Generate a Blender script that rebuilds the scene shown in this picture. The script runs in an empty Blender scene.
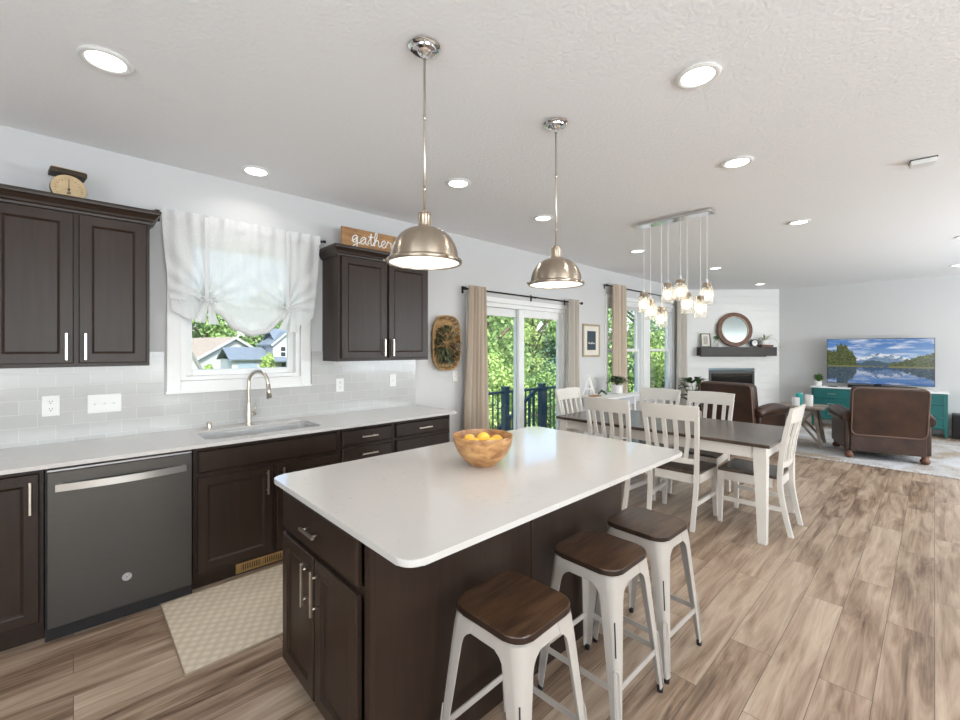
import bpy, bmesh, math, random
from mathutils import Vector, Matrix, noise
random.seed(7)
PI = math.pi
sc = bpy.context.scene
COL = sc.collection

# ------------------------------------------------------------------ camera
YAW = math.radians(46.6)                     # angle from +X (along the window wall) towards +Y
cd = bpy.data.cameras.new('camera')
cd.sensor_width = 36.0
cd.lens = 36.0 * 430.0 / 960.0
cd.shift_y = -11.0 / 960.0
cd.clip_start = 0.05
cd.clip_end = 400
cam = bpy.data.objects.new('camera', cd)
COL.objects.link(cam)
cam.location = (0, 0, 1.48)
cam.rotation_euler = (PI / 2, 0, YAW - PI / 2)
sc.camera = cam

# ------------------------------------------------------------------ world, sun, fill lamps, exposure
sc.view_settings.view_transform = 'Standard'
sc.view_settings.look = 'None'
sc.view_settings.gamma = 1.0
sc.view_settings.use_curve_mapping = False
sc.view_settings.exposure = 0.27
sc.cycles.use_denoising = True
sc.cycles.max_bounces = 10
sc.cycles.diffuse_bounces = 6
sc.cycles.glossy_bounces = 4
sc.cycles.transparent_max_bounces = 16
sc.cycles.sample_clamp_indirect = 8.0
sc.cycles.caustics_reflective = False
sc.cycles.caustics_refractive = False

W = bpy.data.worlds.new('sky')
sc.world = W
W.use_nodes = True
wn = W.node_tree.nodes
wl = W.node_tree.links
wn.clear()
wo = wn.new('ShaderNodeOutputWorld')
wb = wn.new('ShaderNodeBackground')
ws = wn.new('ShaderNodeTexSky')
ws.sky_type = 'NISHITA'
ws.sun_disc = False
ws.sun_elevation = math.radians(48)
ws.sun_rotation = math.radians(200)
ws.air_density = 1.0
ws.dust_density = 2.5
wb.inputs['Strength'].default_value = 0.45
wl.new(ws.outputs[0], wb.inputs['Color'])
wl.new(wb.outputs[0], wo.inputs['Surface'])

def sun_light(strength, rot):
    d = bpy.data.lights.new('sun', 'SUN')
    d.energy = strength
    d.angle = math.radians(0.6)
    d.color = (1.0, 0.95, 0.86)
    o = bpy.data.objects.new('sun', d)
    o.rotation_euler = rot
    o.location = (0, -20, 20)
    COL.objects.link(o)
sun_light(6.0, (math.radians(46), 0, math.radians(-22)))

def area_light(name, loc, rot, sx, sy, power, color=(1, 1, 1)):
    d = bpy.data.lights.new(name, 'AREA')
    d.shape = 'RECTANGLE'
    d.size = sx
    d.size_y = sy
    d.energy = power
    d.color = color
    o = bpy.data.objects.new(name, d)
    o.location = loc
    o.rotation_euler = rot
    COL.objects.link(o)
    return o
CEIL = 2.75
XW, YS = -3.0, -4.2          # west and south walls, behind the camera
# added fill lamps tilted up at the ceiling, inside the unseen south and west walls
FILL = 1.1
area_light('fill_south_a', (0.2, YS + 0.35, 1.45), (PI / 2 + .95, 0, 0), 3.2, 1.8, 175 * FILL, (0.85, 0.93, 1.0))
area_light('fill_south_b', (7.0, YS + 0.35, 1.45), (PI / 2 + .95, 0, 0), 3.6, 1.8, 262 * FILL, (0.85, 0.93, 1.0))
area_light('fill_west', (XW + 0.35, -0.6, 1.45), (PI / 2 + .95, 0, -PI / 2), 2.4, 1.8, 75 * FILL, (0.85, 0.93, 1.0))
LAMP = 2.6                  # each recessed ceiling lamp, watts
WARM = (1.0, 0.965, 0.92)

# ------------------------------------------------------------------ helpers
def link(o):
    COL.objects.link(o)
    return o

def tag(o, label=None, cat=None, group=None, kind=None):
    if label: o['label'] = label
    if cat: o['category'] = cat
    if group: o['group'] = group
    if kind: o['kind'] = kind
    return o

def thing(name, loc, rz=0.0, label=None, cat=None, group=None, kind=None):
    o = bpy.data.objects.new(name, None)
    o.empty_display_size = 0.1
    o.location = loc
    o.rotation_euler = (0, 0, rz)
    link(o)
    return tag(o, label, cat, group, kind)

def kids(o):
    return [c for c in bpy.data.objects if c.parent == o]

def copy_tree(o, parent=None):
    c = o.copy()
    COL.objects.link(c)
    if parent is not None:
        c.parent = parent
    for ch in kids(o):
        copy_tree(ch, c)
    return c

class MB:
    """collects shapes into one mesh"""
    def __init__(self):
        self.bm = bmesh.new()
        self.smooth_from = None

    def _new(self, verts, faces, M=None, smooth=False):
        bv = [self.bm.verts.new(M @ Vector(v) if M is not None else Vector(v)) for v in verts]
        out = []
        for f in faces:
            try:
                fc = self.bm.faces.new([bv[i] for i in f])
                fc.smooth = smooth
                out.append(fc)
            except ValueError:
                pass
        return bv, out

    def box(self, x0, x1, y0, y1, z0, z1, bev=0.0, M=None, seg=2):
        v = [(x0, y0, z0), (x1, y0, z0), (x1, y1, z0), (x0, y1, z0), (x0, y0, z1), (x1, y0, z1), (x1, y1, z1), (x0, y1, z1)]
        f = [(0, 3, 2, 1), (4, 5, 6, 7), (0, 1, 5, 4), (1, 2, 6, 5), (2, 3, 7, 6), (3, 0, 4, 7)]
        bv, bf = self._new(v, f, M)
        if bev > 0:
            es = set()
            for fc in bf:
                es.update(fc.edges)
            r = bmesh.ops.bevel(self.bm, geom=list(es), offset=bev, segments=seg, profile=0.5, affect='EDGES', clamp_overlap=True)
            if seg > 2:
                for fc in r['faces']:
                    fc.smooth = True
        return self

    def cbox(self, c, s, bev=0.0, M=None, seg=2):
        return self.box(c[0] - s[0] / 2, c[0] + s[0] / 2, c[1] - s[1] / 2, c[1] + s[1] / 2, c[2] - s[2] / 2, c[2] + s[2] / 2, bev, M, seg)

    def hexa(self, b, t):
        """eight-cornered block from four bottom and four top points"""
        f = [(0, 3, 2, 1), (4, 5, 6, 7), (0, 1, 5, 4), (1, 2, 6, 5), (2, 3, 7, 6), (3, 0, 4, 7)]
        self._new(list(b) + list(t), f)
        return self

    def bar(self, p, q, w, h, up=(0, 0, 1), w2=None, h2=None):
        """rectangular bar from p to q, w across, h along up"""
        p, q = Vector(p), Vector(q)
        d = (q - p).normalized()
        u = Vector(up)
        a = d.cross(u)
        if a.length < 1e-4:
            a = d.cross(Vector((1, 0, 0)))
        a.normalize()
        u = a.cross(d).normalized()
        w2 = w if w2 is None else w2
        h2 = h if h2 is None else h2
        B = [p + a * sx * w / 2 + u * sy * h / 2 for sx, sy in ((-1, -1), (1, -1), (1, 1), (-1, 1))]
        T = [q + a * sx * w2 / 2 + u * sy * h2 / 2 for sx, sy in ((-1, -1), (1, -1), (1, 1), (-1, 1))]
        return self.hexa(B, T)

    def tube(self, pts, r, n=10, caps=True, closed=False, rs=None):
        pts = [Vector(p) for p in pts]
        m = len(pts)
        rings = []
        up = None
        for i, p in enumerate(pts):
            if closed:
                d = pts[(i + 1) % m] - pts[i - 1]
            elif i == 0:
                d = pts[1] - p
            elif i == m - 1:
                d = p - pts[i - 1]
            else:
                d = pts[i + 1] - pts[i - 1]
            d.normalize()
            if up is None:
                up = Vector((0, 0, 1)) if abs(d.z) < 0.9 else Vector((1, 0, 0))
            a = d.cross(up)
            if a.length < 1e-5:
                a = d.cross(Vector((0, 1, 0)))
            a.normalize()
            b = a.cross(d).normalized()
            up = b
            rr = rs[i] if rs else r
            rings.append([self.bm.verts.new(p + (a * math.cos(2 * PI * k / n) + b * math.sin(2 * PI * k / n)) * rr) for k in range(n)])
        rng = range(m) if closed else range(m - 1)
        for i in rng:
            A, B = rings[i], rings[(i + 1) % m]
            for k in range(n):
                try:
                    f = self.bm.faces.new((A[k], A[(k + 1) % n], B[(k + 1) % n], B[k]))
                    f.smooth = True
                except ValueError:
                    pass
        if caps and not closed:
            for R in (rings[0], list(reversed(rings[-1]))):
                try:
                    self.bm.faces.new(R)
                except ValueError:
                    pass
        return self

    def cyl(self, p, q, r, n=20, r2=None):
        return self.tube([p, q], r, n, True, False, [r, r if r2 is None else r2])

    def lathe(self, prof, c=(0, 0, 0), n=32, M=None, smooth=True, sx=1.0, sy=1.0):
        """prof: (radius, z) pairs; radius 0 makes a pole"""
        c = Vector(c)
        rings = []
        for (r, z) in prof:
            if r < 1e-6:
                v = Vector((0, 0, z)) + c
                rings.append([self.bm.verts.new(M @ v if M is not None else v)])
            else:
                ring = []
                for k in range(n):
                    a = 2 * PI * k / n
                    v = Vector((r * sx * math.cos(a), r * sy * math.sin(a), z)) + c
                    ring.append(self.bm.verts.new(M @ v if M is not None else v))
                rings.append(ring)
        for A, B in zip(rings[:-1], rings[1:]):
            for k in range(n):
                k2 = (k + 1) % n
                if len(A) == 1 and len(B) == 1:
                    continue
                if len(A) == 1:
                    vs = (A[0], B[k2], B[k])
                elif len(B) == 1:
                    vs = (A[k], A[k2], B[0])
                else:
                    vs = (A[k], A[k2], B[k2], B[k])
                try:
                    f = self.bm.faces.new(vs)
                    f.smooth = smooth
                except ValueError:
                    pass
        return self

    def sphere(self, c, r, n=16, m=10, s=(1, 1, 1), M=None):
        prof = []
        for i in range(m + 1):
            t = PI * i / m
            prof.append((max(0.0, r * math.sin(t)) if 0 < i < m else 0.0, -r * math.cos(t) * s[2]))
        return self.lathe(prof, c, n, M, True, s[0], s[1])

    def prism(self, poly, z0, z1, M=None, smooth=False):
        n = len(poly)
        v = [(x, y, z0) for x, y in poly] + [(x, y, z1) for x, y in poly]
        f = [tuple(reversed(range(n))), tuple(range(n, 2 * n))] + [(i, (i + 1) % n, n + (i + 1) % n, n + i) for i in range(n)]
        self._new(v, f, M)
        return self

    def rect_profile(self, w, h, prof, M):
        """concentric rectangles: prof = (inset, outward height); local x across, z up, front towards -y"""
        loops = []
        for ins, dep in prof:
            loops.append([self.bm.verts.new(M @ Vector(p)) for p in
                          ((ins, -dep, ins), (w - ins, -dep, ins), (w - ins, -dep, h - ins), (ins, -dep, h - ins))])
        for A, B in zip(loops[:-1], loops[1:]):
            for k in range(4):
                self.bm.faces.new((A[k], A[(k + 1) % 4], B[(k + 1) % 4], B[k]))
        self.bm.faces.new(loops[-1])
        self.bm.faces.new(list(reversed(loops[0])))
        return self

    def grid(self, fn, nu, nv, smooth=True, thick=0.0):
        vs = [[self.bm.verts.new(fn(i / nu, j / nv)) for i in range(nu + 1)] for j in range(nv + 1)]
        for j in range(nv):
            for i in range(nu):
                f = self.bm.faces.new((vs[j][i], vs[j][i + 1], vs[j + 1][i + 1], vs[j + 1][i]))
                f.smooth = smooth
        return self

    def build(self, name, material=None, parent=None, loc=None, rz=None, fixn=True):
        if fixn:
            bmesh.ops.recalc_face_normals(self.bm, faces=self.bm.faces[:])
        self.bm.normal_update()
        for e in self.bm.edges:
            if len(e.link_faces) == 2 and e.link_faces[0].smooth and e.calc_face_angle(0.0) > 0.7:
                e.smooth = False
        me = bpy.data.meshes.new(name)
        self.bm.to_mesh(me)
        self.bm.free()
        if material is not None:
            me.materials.append(material)
        o = bpy.data.objects.new(name, me)
        if parent is not None:
            o.parent = parent
        if loc is not None:
            o.location = loc
        if rz is not None:
            o.rotation_euler = (0, 0, rz)
        return link(o)

def T(x, y, z):
    return Matrix.Translation((x, y, z))

def RZ(a):
    return Matrix.Rotation(a, 4, 'Z')
def RX(a):
    return Matrix.Rotation(a, 4, 'X')
def RY(a):
    return Matrix.Rotation(a, 4, 'Y')

def rounded_rect(x0, x1, y0, y1, r, n=6):
    pts = []
    for cx, cy, a0 in ((x1 - r, y0 + r, -PI / 2), (x1 - r, y1 - r, 0), (x0 + r, y1 - r, PI / 2), (x0 + r, y0 + r, PI)):
        for k in range(n + 1):
            a = a0 + PI / 2 * k / n
            pts.append((cx + r * math.cos(a), cy + r * math.sin(a)))
    return pts

def catmull(P, n=6, closed=False):
    P = [Vector(p) for p in P]
    out = []
    m = len(P)
    for i in range(m if closed else m - 1):
        p0 = P[(i - 1) % m] if closed or i > 0 else P[0]
        p1 = P[i]
        p2 = P[(i + 1) % m]
        p3 = P[(i + 2) % m] if closed or i + 2 < m else P[-1]
        for k in range(n):
            t = k / n
            out.append(0.5 * ((2 * p1) + (p2 - p0) * t + (2 * p0 - 5 * p1 + 4 * p2 - p3) * t * t + (3 * p1 - p0 - 3 * p2 + p3) * t ** 3))
    if not closed:
        out.append(P[-1])
    return out

# ------------------------------------------------------------------ materials
MATS = {}
def new_mat(name):
    m = bpy.data.materials.new(name)
    m.use_nodes = True
    nt = m.node_tree
    b = nt.nodes['Principled BSDF']
    return m, nt, b

def mat(name, col, rough=0.5, metal=0.0, spec=0.5, bump=0.0, bscale=200.0, var=0.0, vscale=8.0, stretch=(1, 1, 1), coat=0.0, emit=None, estr=0.0):
    """plain surface with procedural colour variation and bump"""
    if name in MATS:
        return MATS[name]
    m, nt, b = new_mat(name)
    b.inputs['Roughness'].default_value = rough
    b.inputs['Metallic'].default_value = metal
    b.inputs['Specular IOR Level'].default_value = spec
    b.inputs['Coat Weight'].default_value = coat
    b.inputs['Coat Roughness'].default_value = 0.12
    tc = nt.nodes.new('ShaderNodeTexCoord')
    mp = nt.nodes.new('ShaderNodeMapping')
    mp.inputs['Scale'].default_value = stretch
    nt.links.new(tc.outputs['Object'], mp.inputs['Vector'])
    nz = nt.nodes.new('ShaderNodeTexNoise')
    nz.inputs['Scale'].default_value = vscale
    nz.inputs['Detail'].default_value = 5
    nt.links.new(mp.outputs[0], nz.inputs['Vector'])
    rp = nt.nodes.new('ShaderNodeValToRGB')
    lo = [max(0, c * (1 - var)) for c in col]
    hi = [min(1, c * (1 + var)) for c in col]
    rp.color_ramp.elements[0].position = 0.3
    rp.color_ramp.elements[1].position = 0.7
    rp.color_ramp.elements[0].color = (*lo, 1)
    rp.color_ramp.elements[1].color = (*hi, 1)
    nt.links.new(nz.outputs['Fac'], rp.inputs['Fac'])
    nt.links.new(rp.outputs['Color'], b.inputs['Base Color'])
    if bump > 0:
        n2 = nt.nodes.new('ShaderNodeTexNoise')
        n2.inputs['Scale'].default_value = bscale
        n2.inputs['Detail'].default_value = 3
        nt.links.new(mp.outputs[0], n2.inputs['Vector'])
        bp = nt.nodes.new('ShaderNodeBump')
        bp.inputs['Strength'].default_value = bump
        bp.inputs['Distance'].default_value = 0.01
        nt.links.new(n2.outputs['Fac'], bp.inputs['Height'])
        nt.links.new(bp.outputs[0], b.inputs['Normal'])
    if emit:
        b.inputs['Emission Color'].default_value = (*emit, 1)
        b.inputs['Emission Strength'].default_value = estr
    MATS[name] = m
    return m

def wood_floor():
    m, nt, b = new_mat('vinyl_plank')
    N, L = nt.nodes.new, nt.links.new
    tc = N('ShaderNodeTexCoord')
    br = N('ShaderNodeTexBrick')
    br.offset = 0.37
    br.offset_frequency = 2
    br.squash = 1.0
    br.inputs['Color1'].default_value = (0, 0, 0, 1)
    br.inputs['Color2'].default_value = (1, 1, 1, 1)
    br.inputs['Mortar'].default_value = (0.5, 0.5, 0.5, 1)
    br.inputs['Scale'].default_value = 1.0
    br.inputs['Mortar Size'].default_value = 0.0012
    br.inputs['Mortar Smooth'].default_value = 0.0
    br.inputs['Brick Width'].default_value = 1.22
    br.inputs['Row Height'].default_value = 0.18
    L(tc.outputs['Object'], br.inputs['Vector'])
    sep = N('ShaderNodeSeparateColor')
    L(br.outputs['Color'], sep.inputs[0])
    # shift the grain per plank
    mul = N('ShaderNodeMath'); mul.operation = 'MULTIPLY'; mul.inputs[1].default_value = 37.0
    L(sep.outputs[0], mul.inputs[0])
    comb = N('ShaderNodeCombineXYZ')
    L(mul.outputs[0], comb.inputs[2])
    L(mul.outputs[0], comb.inputs[0])
    add = N('ShaderNodeVectorMath'); add.operation = 'ADD'
    L(tc.outputs['Object'], add.inputs[0])
    L(comb.outputs[0], add.inputs[1])
    mp = N('ShaderNodeMapping')
    mp.inputs['Scale'].default_value = (1.1, 9.0, 1.0)
    L(add.outputs[0], mp.inputs['Vector'])
    n1 = N('ShaderNodeTexNoise')
    n1.inputs['Scale'].default_value = 1.5
    n1.inputs['Detail'].default_value = 6
    n1.inputs['Roughness'].default_value = 0.6
    n1.inputs['Distortion'].default_value = 0.7
    L(mp.outputs[0], n1.inputs['Vector'])
    mp2 = N('ShaderNodeMapping')
    mp2.inputs['Scale'].default_value = (2.0, 60.0, 1.0)
    L(add.outputs[0], mp2.inputs['Vector'])
    n2 = N('ShaderNodeTexNoise')
    n2.inputs['Scale'].default_value = 2.0
    n2.inputs['Detail'].default_value = 4
    L(mp2.outputs[0], n2.inputs['Vector'])
    a1 = N('ShaderNodeMath'); a1.operation = 'MULTIPLY_ADD'; a1.inputs[1].default_value = 0.22
    L(sep.outputs[0], a1.inputs[0])
    L(n1.outputs['Fac'], a1.inputs[2])
    a2 = N('ShaderNodeMath'); a2.operation = 'MULTIPLY_ADD'; a2.inputs[1].default_value = 0.25
    L(n2.outputs['Fac'], a2.inputs[0])
    L(a1.outputs[0], a2.inputs[2])
    rp = N('ShaderNodeValToRGB')
    e = rp.color_ramp.elements
    e[0].position = 0.46; e[0].color = (0.11, 0.068, 0.043, 1)
    e[1].position = 0.98; e[1].color = (0.54, 0.425, 0.32, 1)
    k = e.new(0.62); k.color = (0.26, 0.175, 0.118, 1)
    k = e.new(0.76); k.color = (0.39, 0.285, 0.205, 1)
    L(a2.outputs[0], rp.inputs['Fac'])
    mx = N('ShaderNodeMix'); mx.data_type = 'RGBA'
    mx.inputs[7].default_value = (0.10, 0.07, 0.05, 1)
    L(br.outputs['Fac'], mx.inputs[0])
    L(rp.outputs['Color'], mx.inputs[6])
    L(mx.outputs[2], b.inputs['Base Color'])
    b.inputs['Roughness'].default_value = 0.38
    b.inputs['Specular IOR Level'].default_value = 0.4
    bp = N('ShaderNodeBump'); bp.inputs['Strength'].default_value = 0.15; bp.inputs['Distance'].default_value = 0.003
    L(n2.outputs['Fac'], bp.inputs['Height'])
    L(bp.outputs[0], b.inputs['Normal'])
    return m

def tile_mat():
    m, nt, b = new_mat('subway_tile')
    N, L = nt.nodes.new, nt.links.new
    tc = N('ShaderNodeTexCoord')
    sx = N('ShaderNodeSeparateXYZ'); L(tc.outputs['Object'], sx.inputs[0])
    cb = N('ShaderNodeCombineXYZ'); L(sx.outputs[0], cb.inputs[0]); L(sx.outputs[2], cb.inputs[1])
    br = N('ShaderNodeTexBrick')
    br.offset = 0.5
    br.inputs['Color1'].default_value = (0.485, 0.48, 0.47, 1)
    br.inputs['Color2'].default_value = (0.53, 0.525, 0.515, 1)
    br.inputs['Mortar'].default_value = (0.62, 0.62, 0.61, 1)
    br.inputs['Scale'].default_value = 1.0
    br.inputs['Mortar Size'].default_value = 0.0016
    br.inputs['Brick Width'].default_value = 0.1525
    br.inputs['Row Height'].default_value = 0.0785
    L(cb.outputs[0], br.inputs['Vector'])
    L(br.outputs['Color'], b.inputs['Base Color'])
    b.inputs['Roughness'].default_value = 0.16
    bp = N('ShaderNodeBump'); bp.inputs['Strength'].default_value = 0.4; bp.inputs['Distance'].default_value = 0.002
    bp.invert = True
    L(br.outputs['Fac'], bp.inputs['Height'])
    L(bp.outputs[0], b.inputs['Normal'])
    return m

def quartz():
    m, nt, b = new_mat('white_quartz')
    N, L = nt.nodes.new, nt.links.new
    tc = N('ShaderNodeTexCoord')
    n1 = N('ShaderNodeTexNoise'); n1.inputs['Scale'].default_value = 22; n1.inputs['Detail'].default_value = 8; n1.inputs['Roughness'].default_value = 0.75
    L(tc.outputs['Object'], n1.inputs['Vector'])
    rp = N('ShaderNodeValToRGB')
    e = rp.color_ramp.elements
    e[0].position = 0.25; e[0].color = (0.45, 0.425, 0.405, 1)
    e[1].position = 0.42; e[1].color = (0.565, 0.54, 0.515, 1)
    L(n1.outputs['Fac'], rp.inputs['Fac'])
    L(rp.outputs['Color'], b.inputs['Base Color'])
    b.inputs['Roughness'].default_value = 0.08
    b.inputs['Specular IOR Level'].default_value = 0.55
    return m

def plaster(name, col, bump, scale, rough=0.9):
    m, nt, b = new_mat(name)
    N, L = nt.nodes.new, nt.links.new
    tc = N('ShaderNodeTexCoord')
    n1 = N('ShaderNodeTexNoise'); n1.inputs['Scale'].default_value = scale; n1.inputs['Detail'].default_value = 4
    L(tc.outputs['Object'], n1.inputs['Vector'])
    bp = N('ShaderNodeBump'); bp.inputs['Strength'].default_value = bump; bp.inputs['Distance'].default_value = 0.006
    L(n1.outputs['Fac'], bp.inputs['Height'])
    L(bp.outputs[0], b.inputs['Normal'])
    b.inputs['Base Color'].default_value = (*col, 1)
    b.inputs['Roughness'].default_value = rough
    b.inputs['Specular IOR Level'].default_value = 0.2
    return m

def glass_mat(name, tint=(1, 1, 1), ior=1.45, gloss=0.02, milky=0.0):
    m = bpy.data.materials.new(name)
    m.use_nodes = True
    nt = m.node_tree
    nt.nodes.clear()
    N, L = nt.nodes.new, nt.links.new
    out = N('ShaderNodeOutputMaterial')
    tr = N('ShaderNodeBsdfTransparent'); tr.inputs[0].default_value = (*tint, 1)
    gl = N('ShaderNodeBsdfGlossy'); gl.inputs['Roughness'].default_value = gloss
    fr = N('ShaderNodeFresnel')
    ge = N('ShaderNodeNewGeometry')
    io = N('ShaderNodeMix'); io.inputs[2].default_value = ior; io.inputs[3].default_value = 1.0 / ior
    L(ge.outputs['Backfacing'], io.inputs[0]); L(io.outputs[0], fr.inputs[0])
    mx = N('ShaderNodeMixShader')
    L(fr.outputs[0], mx.inputs[0]); L(tr.outputs[0], mx.inputs[1]); L(gl.outputs[0], mx.inputs[2])
    if milky > 0:    # slightly frosted, seeded glass
        tl = N('ShaderNodeBsdfTranslucent'); tl.inputs[0].default_value = (.95, .95, .95, 1)
        m2 = N('ShaderNodeMixShader'); m2.inputs[0].default_value = milky
        L(mx.outputs[0], m2.inputs[1]); L(tl.outputs[0], m2.inputs[2]); L(m2.outputs[0], out.inputs[0])
    else:
        L(mx.outputs[0], out.inputs[0])
    return m

def cloth_mat(name, col, through=0.3, sheer=0.0, weave=260.0):
    m = bpy.data.materials.new(name)
    m.use_nodes = True
    nt = m.node_tree
    nt.nodes.clear()
    N, L = nt.nodes.new, nt.links.new
    out = N('ShaderNodeOutputMaterial')
    tc = N('ShaderNodeTexCoord')
    nz = N('ShaderNodeTexNoise'); nz.inputs['Scale'].default_value = weave; nz.inputs['Detail'].default_value = 2
    L(tc.outputs['Object'], nz.inputs['Vector'])
    rp = N('ShaderNodeValToRGB')
    rp.color_ramp.elements[0].position = 0.35; rp.color_ramp.elements[0].color = (*[c * 0.88 for c in col], 1)
    rp.color_ramp.elements[1].position = 0.65; rp.color_ramp.elements[1].color = (*[min(1, c * 1.06) for c in col], 1)
    L(nz.outputs['Fac'], rp.inputs['Fac'])
    df = N('ShaderNodeBsdfDiffuse'); L(rp.outputs[0], df.inputs[0])
    tl = N('ShaderNodeBsdfTranslucent'); L(rp.outputs[0], tl.inputs[0])
    m1 = N('ShaderNodeMixShader'); m1.inputs[0].default_value = through
    L(df.outputs[0], m1.inputs[1]); L(tl.outputs[0], m1.inputs[2])
    if sheer > 0:
        tr = N('ShaderNodeBsdfTransparent')
        m2 = N('ShaderNodeMixShader'); m2.inputs[0].default_value = sheer
        L(m1.outputs[0], m2.inputs[1]); L(tr.outputs[0], m2.inputs[2])
        L(m2.outputs[0], out.inputs[0])
    else:
        L(m1.outputs[0], out.inputs[0])
    return m

def emit_mat(name, col, s):
    m = bpy.data.materials.new(name)
    m.use_nodes = True
    nt = m.node_tree
    nt.nodes.clear()
    o = nt.nodes.new('ShaderNodeOutputMaterial')
    e = nt.nodes.new('ShaderNodeEmission')
    e.inputs[0].default_value = (*col, 1)
    e.inputs[1].default_value = s
    nt.links.new(e.outputs[0], o.inputs[0])
    return m

def plank_wood(name, dark, light, stretch, rough=0.4, scale=3.0, planks=None):
    """wood with grain; stretch: mapping scale"""
    m, nt, b = new_mat(name)
    N, L = nt.nodes.new, nt.links.new
    tc = N('ShaderNodeTexCoord')
    mp = N('ShaderNodeMapping'); mp.inputs['Scale'].default_value = stretch
    L(tc.outputs['Object'], mp.inputs[0])
    n1 = N('ShaderNodeTexNoise'); n1.inputs['Scale'].default_value = scale; n1.inputs['Detail'].default_value = 6; n1.inputs['Distortion'].default_value = 0.6
    L(mp.outputs[0], n1.inputs['Vector'])
    rp = N('ShaderNodeValToRGB')
    rp.color_ramp.elements[0].position = 0.3; rp.color_ramp.elements[0].color = (*dark, 1)
    rp.color_ramp.elements[1].position = 0.72; rp.color_ramp.elements[1].color = (*light, 1)
    L(n1.outputs['Fac'], rp.inputs['Fac'])
    L(rp.outputs[0], b.inputs['Base Color'])
    b.inputs['Roughness'].default_value = rough
    bp = N('ShaderNodeBump'); bp.inputs['Strength'].default_value = 0.12; bp.inputs['Distance'].default_value = 0.003
    L(n1.outputs['Fac'], bp.inputs['Height'])
    L(bp.outputs[0], b.inputs['Normal'])
    return m

def leaf_mat(name, c1, c2):
    m, nt, b = new_mat(name)
    N, L = nt.nodes.new, nt.links.new
    g = N('ShaderNodeNewGeometry')
    rp = N('ShaderNodeValToRGB')
    rp.color_ramp.elements[0].color = (*c1, 1)
    rp.color_ramp.elements[1].color = (*c2, 1)
    L(g.outputs['Random Per Island'], rp.inputs['Fac'])
    L(rp.outputs[0], b.inputs['Base Color'])
    b.inputs['Roughness'].default_value = 0.55
    b.inputs['Specular IOR Level'].default_value = 0.3
    tl = N('ShaderNodeBsdfTranslucent'); L(rp.outputs[0], tl.inputs[0])
    mx = N('ShaderNodeMixShader'); mx.inputs[0].default_value = 0.35
    out = nt.nodes['Material Output']
    L(b.outputs[0], mx.inputs[1]); L(tl.outputs[0], mx.inputs[2]); L(mx.outputs[0], out.inputs[0])
    return m

def shiplap_mat():
    m, nt, b = new_mat('shiplap_white')
    N, L = nt.nodes.new, nt.links.new
    tc = N('ShaderNodeTexCoord')
    n1 = N('ShaderNodeTexNoise'); n1.inputs['Scale'].default_value = 14
    L(tc.outputs['Object'], n1.inputs['Vector'])
    rp = N('ShaderNodeValToRGB')
    rp.color_ramp.elements[0].color = (0.76, 0.755, 0.74, 1)
    rp.color_ramp.elements[1].color = (0.80, 0.795, 0.78, 1)
    L(n1.outputs['Fac'], rp.inputs['Fac'])
    L(rp.outputs[0], b.inputs['Base Color'])
    b.inputs['Roughness'].default_value = 0.55
    return m

M_FLOOR = wood_floor()
M_TILE = tile_mat()
M_QUARTZ = quartz()
M_WALL = plaster('grey_wall_paint', (0.60, 0.60, 0.60), 0.05, 160)
M_CEIL = plaster('textured_ceiling', (0.86, 0.865, 0.875), 0.55, 55)
M_WHITE = mat('white_trim_paint', (0.82, 0.82, 0.81), 0.35, var=0.02)
M_SHIP = shiplap_mat()
M_BASEB = mat('dark_baseboard', (0.03, 0.022, 0.018), 0.4, var=0.1)
M_CAB = plank_wood('espresso_wood', (0.022, 0.0125, 0.0085), (0.032, 0.0185, 0.0125), (14, 14, 1.0), 0.36, 2.5)
M_CAB.node_tree.nodes['Principled BSDF'].inputs['Specular IOR Level'].default_value = 0.30
M_CAB.node_tree.nodes['Bump'].inputs['Strength'].default_value = 0.04
M_CABIN = mat('near_black_finish', (0.008, 0.006, 0.006), 0.6)  # dark finish of toe kicks, dishwasher body and stool leg slots
M_NICK = mat('brushed_nickel', (0.62, 0.56, 0.48), 0.28, 1.0, var=0.04, vscale=60)
M_PEND = mat('satin_nickel_warm', (0.43, 0.36, 0.285), 0.30, 1.0, var=0.06, vscale=40, stretch=(1, 1, 0.1))
_b = M_PEND.node_tree.nodes['Principled BSDF']
_b.inputs['Anisotropic'].default_value = 0.8
_b.inputs['Anisotropic Rotation'].default_value = 0.25
_tg = M_PEND.node_tree.nodes.new('ShaderNodeTangent')
_tg.direction_type = 'RADIAL'
_tg.axis = 'Z'
M_PEND.node_tree.links.new(_tg.outputs[0], _b.inputs['Tangent'])
M_CHROME = mat('polished_chrome', (0.80, 0.80, 0.81), 0.10, 1.0)
M_STEEL = mat('slate_steel', (0.085, 0.078, 0.071), 0.38, 0.8, var=0.05, vscale=50, stretch=(0.2, 1, 6))
M_SINK = mat('sink_steel', (0.66, 0.66, 0.66), 0.42, 0.55, var=0.04, vscale=30)
M_BLACK = mat('black_plastic', (0.012, 0.012, 0.013), 0.4)
M_BLKMET = mat('black_metal', (0.02, 0.018, 0.017), 0.35, 0.6)
M_PLATE = mat('white_plastic', (0.80, 0.80, 0.78), 0.3)
M_STOOLM = mat('cream_painted_metal', (0.44, 0.40, 0.36), 0.33, 0.0, var=0.03)
M_CHAIR = mat('cream_painted_wood', (0.70, 0.66, 0.605), 0.4, var=0.03, vscale=6)
M_STSEAT = plank_wood('dark_stool_wood', (0.028, 0.014, 0.008), (0.115, 0.060, 0.032), (2.0, 14, 2), 0.30, 2.6)
M_TBLTOP = plank_wood('dark_table_wood', (0.045, 0.029, 0.022), (0.10, 0.070, 0.054), (14, 1.5, 2), 0.25, 2.0)
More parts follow.
